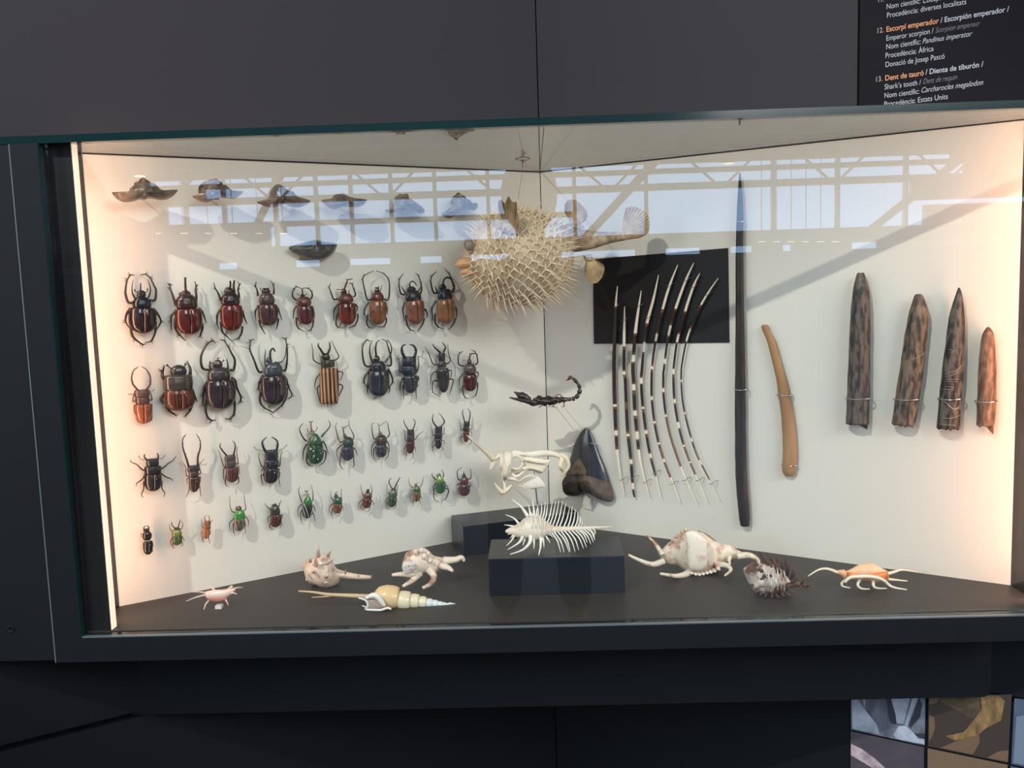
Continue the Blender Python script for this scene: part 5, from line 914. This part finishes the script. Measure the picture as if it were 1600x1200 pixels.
text('12.', 1369.2, 52.2, 1380.5, 50.5, M_TN); text('Escorpí emperador', 1384.4, 49.9, 1467, 36, M_TO, .018); text('/ Escorpión emperador /', 1469.5, 35.6, 1576.6, 19.6, M_TW, .014)
text('Emperor scorpion /', 1384.3, 63.8, 1458.5, 51.8, M_TW); text('Scorpion empereur', 1461, 51.4, 1531.5, 40.6, M_TG, 0, .35)
text('Nom científic:', 1384, 77.2, 1438.3, 69, M_TW); text('Pandinus imperator', 1440.5, 68.4, 1519.2, 57, M_TW, 0, .35)
text('Procedència: Àfrica', 1383, 91, 1458.5, 80, M_TW); text('Donació de Josep Pascó', 1383, 105, 1476, 92.3, M_TW)
text('13.', 1367, 128.2, 1378.5, 126.4, M_TN); text('Dent de tauró', 1382.5, 126, 1443.3, 117, M_TO, .018); text('/ Diente de tiburón /', 1446, 116.6, 1536.5, 104.6, M_TW, .014)
text('Shark’s tooth /', 1381.8, 140, 1439, 131.6, M_TW); text('Dent de requin', 1441.5, 131.2, 1495.5, 123.6, M_TG, 0, .35)
text('Nom científic:', 1381.3, 153.3, 1436, 145.5, M_TW); text('Carcharocles megalodon', 1438.5, 145, 1536.2, 133, M_TW, 0, .35)
text('Procedència: Estats Units', 1381, 166.8, 1481, 154.5, M_TW)

# ---------------------------------------------------------------- photograph tiles on the lower right wall
def lowR(px, py, w=0.): return wall('R', px, py, w)
def tile(corners, m, label, shapes=()):
    q = [lowR(x, y, .0005) for x, y in corners]; r_ = [lowR(x, y, .004) for x, y in corners]
    T = thing('photo_tile', label, 'picture', q[0]); part('print', hexa(q, r_), m, T, False)
    for out_, mm_ in shapes:
        a = [lowR(x, y, .0042) for x, y in out_]; b = [lowR(x, y, .0046) for x, y in out_]; part('printed_shape', hexa(a, b), mm_, T, False)
o8 = lambda L_: [(1280+x/5, 960+y/5) for x, y in L_]
MG = mat('tile_grey', lin(120, 128, 142), .4, .5, c2=lin(78, 84, 98), vscale=24, thr=(.35, .65), stretch=(2, 2, .6)); MGL = mat('tile_pale', lin(176, 188, 204), .4, .5, c2=lin(140, 150, 168), vscale=40, thr=(.4, .7)); MGD = mat('tile_dark', lin(52, 56, 68), .4)  # pale and dark tones belong to the print
MBR = mat('tile_brown', lin(64, 56, 52), .4, .5); MTN = mat('tile_sand', lin(112, 92, 74), .4, .5); MFU = mat('tile_fur', lin(150, 122, 82), .5, .4, c2=lin(100, 82, 58), vscale=40, thr=(.35, .65), stretch=(2, 2, .7)); MFD = mat('tile_fur_dark', lin(70, 62, 52), .5, .4, c2=lin(92, 80, 62), vscale=50, thr=(.4, .6))
MMV = mat('tile_mauve', lin(82, 76, 84), .4, .5, c2=lin(72, 68, 78), vscale=30); MQZ = mat('tile_quartz', lin(196, 182, 190), .4, .5, c2=lin(150, 134, 144), vscale=60, thr=(.35, .65)); MBL = mat('tile_blue', lin(84, 100, 122), .4, .5, c2=lin(62, 72, 90), vscale=12)
tile([(1329.5,1091),(1446,1088),(1445,1165),(1329.5,1140)][::-1], MG, 'grey and white picture tile of folded rock, upper left of the tile block', [
 (o8([(255,670),(300,665),(370,760),(450,860),(470,935),(260,895)])[::-1], MGL), (o8([(340,658),(365,656),(352,745)])[::-1], MGL), (o8([(560,655),(710,650),(660,855),(605,850),(590,760)])[::-1], MGL), (o8([(730,650),(770,650),(690,870),(665,860)])[::-1], MGL), (o8([(780,648),(805,700),(790,800),(715,890),(700,870)])[::-1], MGD),
 (o8([(525,660),(560,662),(600,790),(605,860),(560,850),(540,780)])[::-1], MGD), (o8([(580,940),(620,870),(680,870),(760,950),(822,980),(822,1015),(600,970)])[::-1], MGL), (o8([(745,930),(825,930),(825,970),(770,970)])[::-1], MGD)])
tile([(1451,1088),(1581,1085),(1575,1192),(1450,1166)][::-1], MBR, 'brown picture tile of an animal tail, upper right of the tile block', [
 (o8([(858,780),(900,810),(905,890),(880,960),(858,990)])[::-1], MTN), (o8([(1120,970),(1250,940),(1255,1000),(1200,1095),(945,1042)])[::-1], MTN), (o8([(858,650),(950,648),(920,690),(858,705)])[::-1], MTN), (o8([(950,648),(1260,640),(1250,770),(1190,820),(1060,740),(940,690)])[::-1], MFD),
 (o8([(1260,640),(1400,630),(1450,680),(1420,830),(1300,890),(1240,945),(1060,985),(985,950),(1130,920),(1220,810),(1270,730)])[::-1], MFU), (o8([(1480,1060),(1475,1152),(1310,1120),(1400,1070)])[::-1], MTN)])
tile([(1329,1142.5),(1444,1167.5),(1443,1290),(1329,1290)][::-1], MMV, 'mauve picture tile with a pale crystal stripe, lower left of the tile block', [(o8([(248,1010),(330,1050),(440,1130),(530,1215),(440,1215),(350,1160),(248,1100)])[::-1], MQZ)])
tile([(1449.5,1169),(1574.5,1195),(1572,1290),(1449,1290)][::-1], mat('tile_sand2', lin(116, 98, 78), .4), 'plain sand-coloured picture tile below the tail picture')
tile([(1585,1091),(1660,1100),(1655,1210),(1580,1194)][::-1], MBL, 'blue-grey picture tile at the right edge of the tile block', [([(1588,1120),(1655,1108),(1650,1206),(1583,1192)][::-1], mat('tile_blue2', lin(112, 128, 148), .4))])
tile([(1579,1197),(1654,1213),(1650,1290),(1577,1290)][::-1], MBL, 'blue-grey picture tile lower right, mostly out of the photograph')

# ---------------------------------------------------------------- the hall behind the viewer, seen only mirrored in the glass
HY = -14.; M_HALL = mat('hall_wall', (.30, .27, .24), .8, .2); M_HD = mat('hall_dark', (.05, .055, .065), .7); M_HF = mat('hall_floor', (.12, .10, .095), .35); M_TRUSS = mat('truss_paint', (.42, .40, .37), .6)
def mz(py): return .59+(442-py)*.010905
def mx(px): return -.03+(px-833)*.0109
struct('floor_hall', box(-10, 10, HY-.3, 1.2, FLOORZ-.1, FLOORZ), M_HF)
struct('ceiling_hall', box(-10, 10, HY-.3, 1.2, 5.6, 5.8), M_HALL)
struct('wall_front', box(-10, 10, 1.1, 1.2, FLOORZ, 5.6), M_HD)
struct('wall_hall_left', box(-10.1, -10, HY-.3, 1.2, FLOORZ, 5.6), M_HALL)
struct('wall_hall_right', box(10, 10.1, HY-.3, 1.2, FLOORZ, 5.6), M_HD)
# window wall: horizontal members between the window rows
rows_ = [(268, 276), (283, 298), (308, 336), (344, 374), (397, 407)]
edges = [5.6]+[v for t_, b in rows_ for v in (mz(t_), mz(b))]+[FLOORZ]
for i in range(0, len(edges), 2): struct('wall_back', box(-10, mx(905) if i == 6 else 10, HY-.15, HY, edges[i+1], edges[i]), M_HALL if i < 8 else M_HD)
xr = [(245, 1480), (330, 1500), (270, 1420), (430, 1440), (345, 1370)]
for (t_, b), (xa, xb) in zip(rows_, xr):
    struct('wall_back', join(box(-10, mx(xa), HY-.15, HY, mz(b), mz(t_)), box(mx(xb), 10, HY-.15, HY, mz(b), mz(t_))), M_HALL)
bars = []
for px in (302, 362, 442, 506, 560, 622, 690, 772, 850, 905, 1015, 1209, 1307, 1410): bars.append(box(mx(px)-.028, mx(px)+.028, HY-.1, HY+.02, mz(374), mz(268)))
struct('window_1', join(*bars), M_TRUSS)
bars = [box(mx(px)-.25, mx(px)+.25, HY-.1, HY+.02, mz(407), mz(397)) for px in (400, 445, 530, 640, 720, 860, 1020, 1120, 1200, 1260, 1305)]
struct('window_2', join(*bars), M_HD)
tr = []
for i in range(9):
    x0 = -7.5+i*1.75; tr.append(tube([(x0, HY+1, 1.95), (x0+.85, HY+1, 2.75)], .022, 6, 1)); tr.append(tube([(x0+.85, HY+1, 2.75), (x0+1.75, HY+1, 1.95)], .022, 6, 1))
tr.append(tube([(-8.5, HY+1, 2.78), (9, HY+1, 2.78)], .04, 6, 1))
for xx in (-4.5, .8, 5.2): tr.append(tube([(xx, HY+1.2, 1.2), (xx+2.3, HY+4, 3.6)], .06, 6, 1))
struct('trim_10', join(*tr), M_TRUSS)
for i in range(6):                                                   # beams under the hall roof
    y = HY+2+i*2.; struct('trim_11', box(-10, 10, y-.06, y+.06, 3.9, 4.2), M_TRUSS)
for i, (px, py, Yd) in enumerate([(218, 276, -5.5), (1138, 256, -5.5)]+[(248+j*39, 365, -11.) for j in range(6)]+[(1190+j*23, 378, -11.) for j in range(6)]):
    d = ray(px, py); s = (CAM[1]*-1-Yd)/d[1]; q = np.array([CAM[0]+d[0]*s, Yd, CAM[2]+d[2]*s])
    r = .045 if i < 2 else .05
    T = thing('hall_downlight', ('near hall downlight, mirrored above the first horned pod' if i == 0 else 'near hall downlight, mirrored above the tip of the black staff' if i == 1 else '%s downlight of the far row mirrored %s' % (NTH[(i-2) % 6] if (i-2) % 6 < 5 else 'last', 'above the beetles' if i < 8 else 'right of the black staff')), 'lamp', q, 'hall downlights mirrored in the glass')
    part('lens', rings([[q+np.array([math.cos(a)*rr_, math.sin(a)*rr_, h]) for a in [j*math.pi/8 for j in range(16)]] for rr_, h in ((r*.9, 0), (r*.95, .006))]), mat('lamp_on', (1, 1, 1), .5, emit=((1, .86, .68), 9)), T)
    part('housing', rings([[q+np.array([math.cos(a)*rr_, math.sin(a)*rr_, h]) for a in [j*math.pi/8 for j in range(16)]] for rr_, h in ((r, .006), (r, .08), (r*.6, .11))]), M_BLACK, T)
    part('suspension', tube([q+np.array([0, 0, .1]), (q[0], q[1], 5.6)], .006, 5, 1), M_BLACK, T)

# ---------------------------------------------------------------- the person taking the picture (mirrored in the glass)
def skinned(name, verts, edges, radii, m, parent, root=0, sub=1, label=None):
    b = np.array(base_of(parent)); me = bpy.data.meshes.new(name); me.from_pydata([tuple(np.array(v)-b) for v in verts], edges, [])
    o = bpy.data.objects.new(name, me); S.collection.objects.link(o); o.parent = parent; me.materials.append(m)
    md = o.modifiers.new('skin', 'SKIN'); md.use_smooth_shade = True
    for i, r in enumerate(radii): me.skin_vertices[0].data[i].radius = (r if isinstance(r, tuple) else (r, r))
    me.skin_vertices[0].data[root].use_root = True
    o.modifiers.new('sub', 'SUBSURF').levels = sub; o.modifiers['sub'].render_levels = sub
    if label: o['label'] = label
    return o
PX, PY, PF = -.025, -1.92, FLOORZ
per = thing('person', 'person in dark clothes holding a phone up to photograph the case', 'person', (PX, PY, PF))
M_CL = mat('cloth_dark', (.018, .019, .024), .85, .2); M_SK = mat('skin', lin(176, 132, 108), .5, .4); M_HR = mat('hair', (.012, .009, .008), .6, .3); M_TRO = mat('trousers', (.02, .024, .036), .9, .2)
hz = .93
# one continuous skin surface: pelvis, spine, neck, head, arms and legs; garments are children
bv = [(PX, PY, .17), (PX, PY, .35), (PX, PY+.01, .58), (PX, PY+.01, .68), (PX, PY+.03, .76), (PX, PY+.05, .86), (PX, PY+.055, .95), (PX, PY+.05, 1.01)]
br = [(.13, .10), (.125, .09), (.13, .09), (.075, .06), (.05, .05), (.068, .08), (.075, .09), (.045, .055)]
be = [(i, i+1) for i in range(7)]
for s in (-1, 1):
    i = len(bv); bv += [(PX+s*.17, PY+.01, .63), (PX+s*.26, PY+.07, .42), (PX+s*.15, PY+.22, .50), (PX+s*.085, PY+.30, .55)]; br += [.055, .042, .033, .024]; be += [(2, i), (i, i+1), (i+1, i+2), (i+2, i+3)]
    i = len(bv); bv += [(PX+s*.10, PY, .08), (PX+s*.125, PY+.03, -.32), (PX+s*.14, PY-.02, -.70), (PX+s*.15, PY+.10, -.745)]; br += [.085, .058, .042, .035]; be += [(0, i), (i, i+1), (i+1, i+2), (i+2, i+3)]
skinned('body', bv, be, br, M_SK, per, 0, 2)
skinned('shirt', [(PX, PY, .12), (PX, PY, .35), (PX, PY+.01, .60), (PX, PY+.01, .66)]+[q for s in (-1, 1) for q in ((PX+s*.17, PY+.01, .63), (PX+s*.265, PY+.07, .42), (PX+s*.16, PY+.21, .495))], [(0, 1), (1, 2), (2, 3), (2, 4), (4, 5), (5, 6), (2, 7), (7, 8), (8, 9)], [(.165, .125), (.155, .115), (.16, .115), (.10, .08), .075, .058, .042, .075, .058, .042], M_CL, per, 0, 2)
skinned('trousers', [(PX, PY, .16)]+[q for s in (-1, 1) for q in ((PX+s*.10, PY, .06), (PX+s*.125, PY+.03, -.32), (PX+s*.14, PY-.02, -.69))], [(0, 1), (1, 2), (2, 3), (0, 4), (4, 5), (5, 6)], [(.155, .12), .105, .078, .066, .105, .078, .066], M_TRO, per, 0, 2)
for s in (-1, 1): part('shoe', strip([(-.045, -.06, .045, -.06), (-.05, .02, .05, .02), (-.052, .14, .052, .14), (-.03, .21, .03, .21)], (0, 0, 1), lambda x, y, w_, s=s: np.array([PX+s*.15+x, PY+y, PF+.002+w_]), 1.2, .0, 12, 0, 60, 5, 0), M_BLACK, per)
hc = np.array([PX, PY+.065, .925])
part('hair', (lambda vf: (vf[0], vf[1]))(ball(hc+np.array([0, -.028, -.01]), .104, .092, .150, 18, 12)), M_HR, per)
part('nose', cone(hc+np.array([0, .085, .005]), (0, .6, -.8), .035, .014, 6), M_SK, per)
for s in (-1, 1):
    part('eye', ball(hc+np.array([s*.032, .083, .02]), .012, n=8, m=6), mat('eye_white', (.6, .58, .55), .2), per)
    part('ear', ball(hc+np.array([s*.078, .0, 0]), .010, .02, .032, 8, 6), M_SK, per)
part('mouth', tube([hc+np.array([x, .088-abs(x)*.25, -.045]) for x in (-.024, 0, .024)], [.002, .006, .002], 6, 3), mat('lips', lin(150, 84, 78), .5), per)
for s in (-1, 1):
    wv = np.array([PX+s*.085, PY+.30, .55]); hv = [wv, wv+np.array([-s*.004, .03, .022]), wv+np.array([-s*.006, .045, .045])]; hr = [.022, .028, .024]; he = [(0, 1), (1, 2)]
    for j, (ln, dz) in enumerate(((.030, .030), (.034, .012), (.031, -.006), (.024, -.022))):
        i = len(hv); a = hv[2]+np.array([s*.004, .008, dz]); hv += [a, a+np.array([-s*ln*.3, ln*.5, .002]), a+np.array([-s*ln*1.05, ln*.45, .004])]; hr += [.0095, .009, .0075]; he += [(2, i), (i, i+1), (i+1, i+2)]
    i = len(hv); hv += [wv+np.array([-s*.02, .02, .03]), wv+np.array([-s*.045, .022, .045])]; hr += [.011, .009]; he += [(1, i), (i, i+1)]
    skinned('hand', hv, he, hr, M_SK, per, 0, 1)
ph = solo('phone', box(-.105, .045, -1.556, -1.547, .555, .628), M_BLACK, 'black phone held level in both hands in front of the case', 'phone', (-.03, -1.55, .555), None, False); bevel(ph, .003)
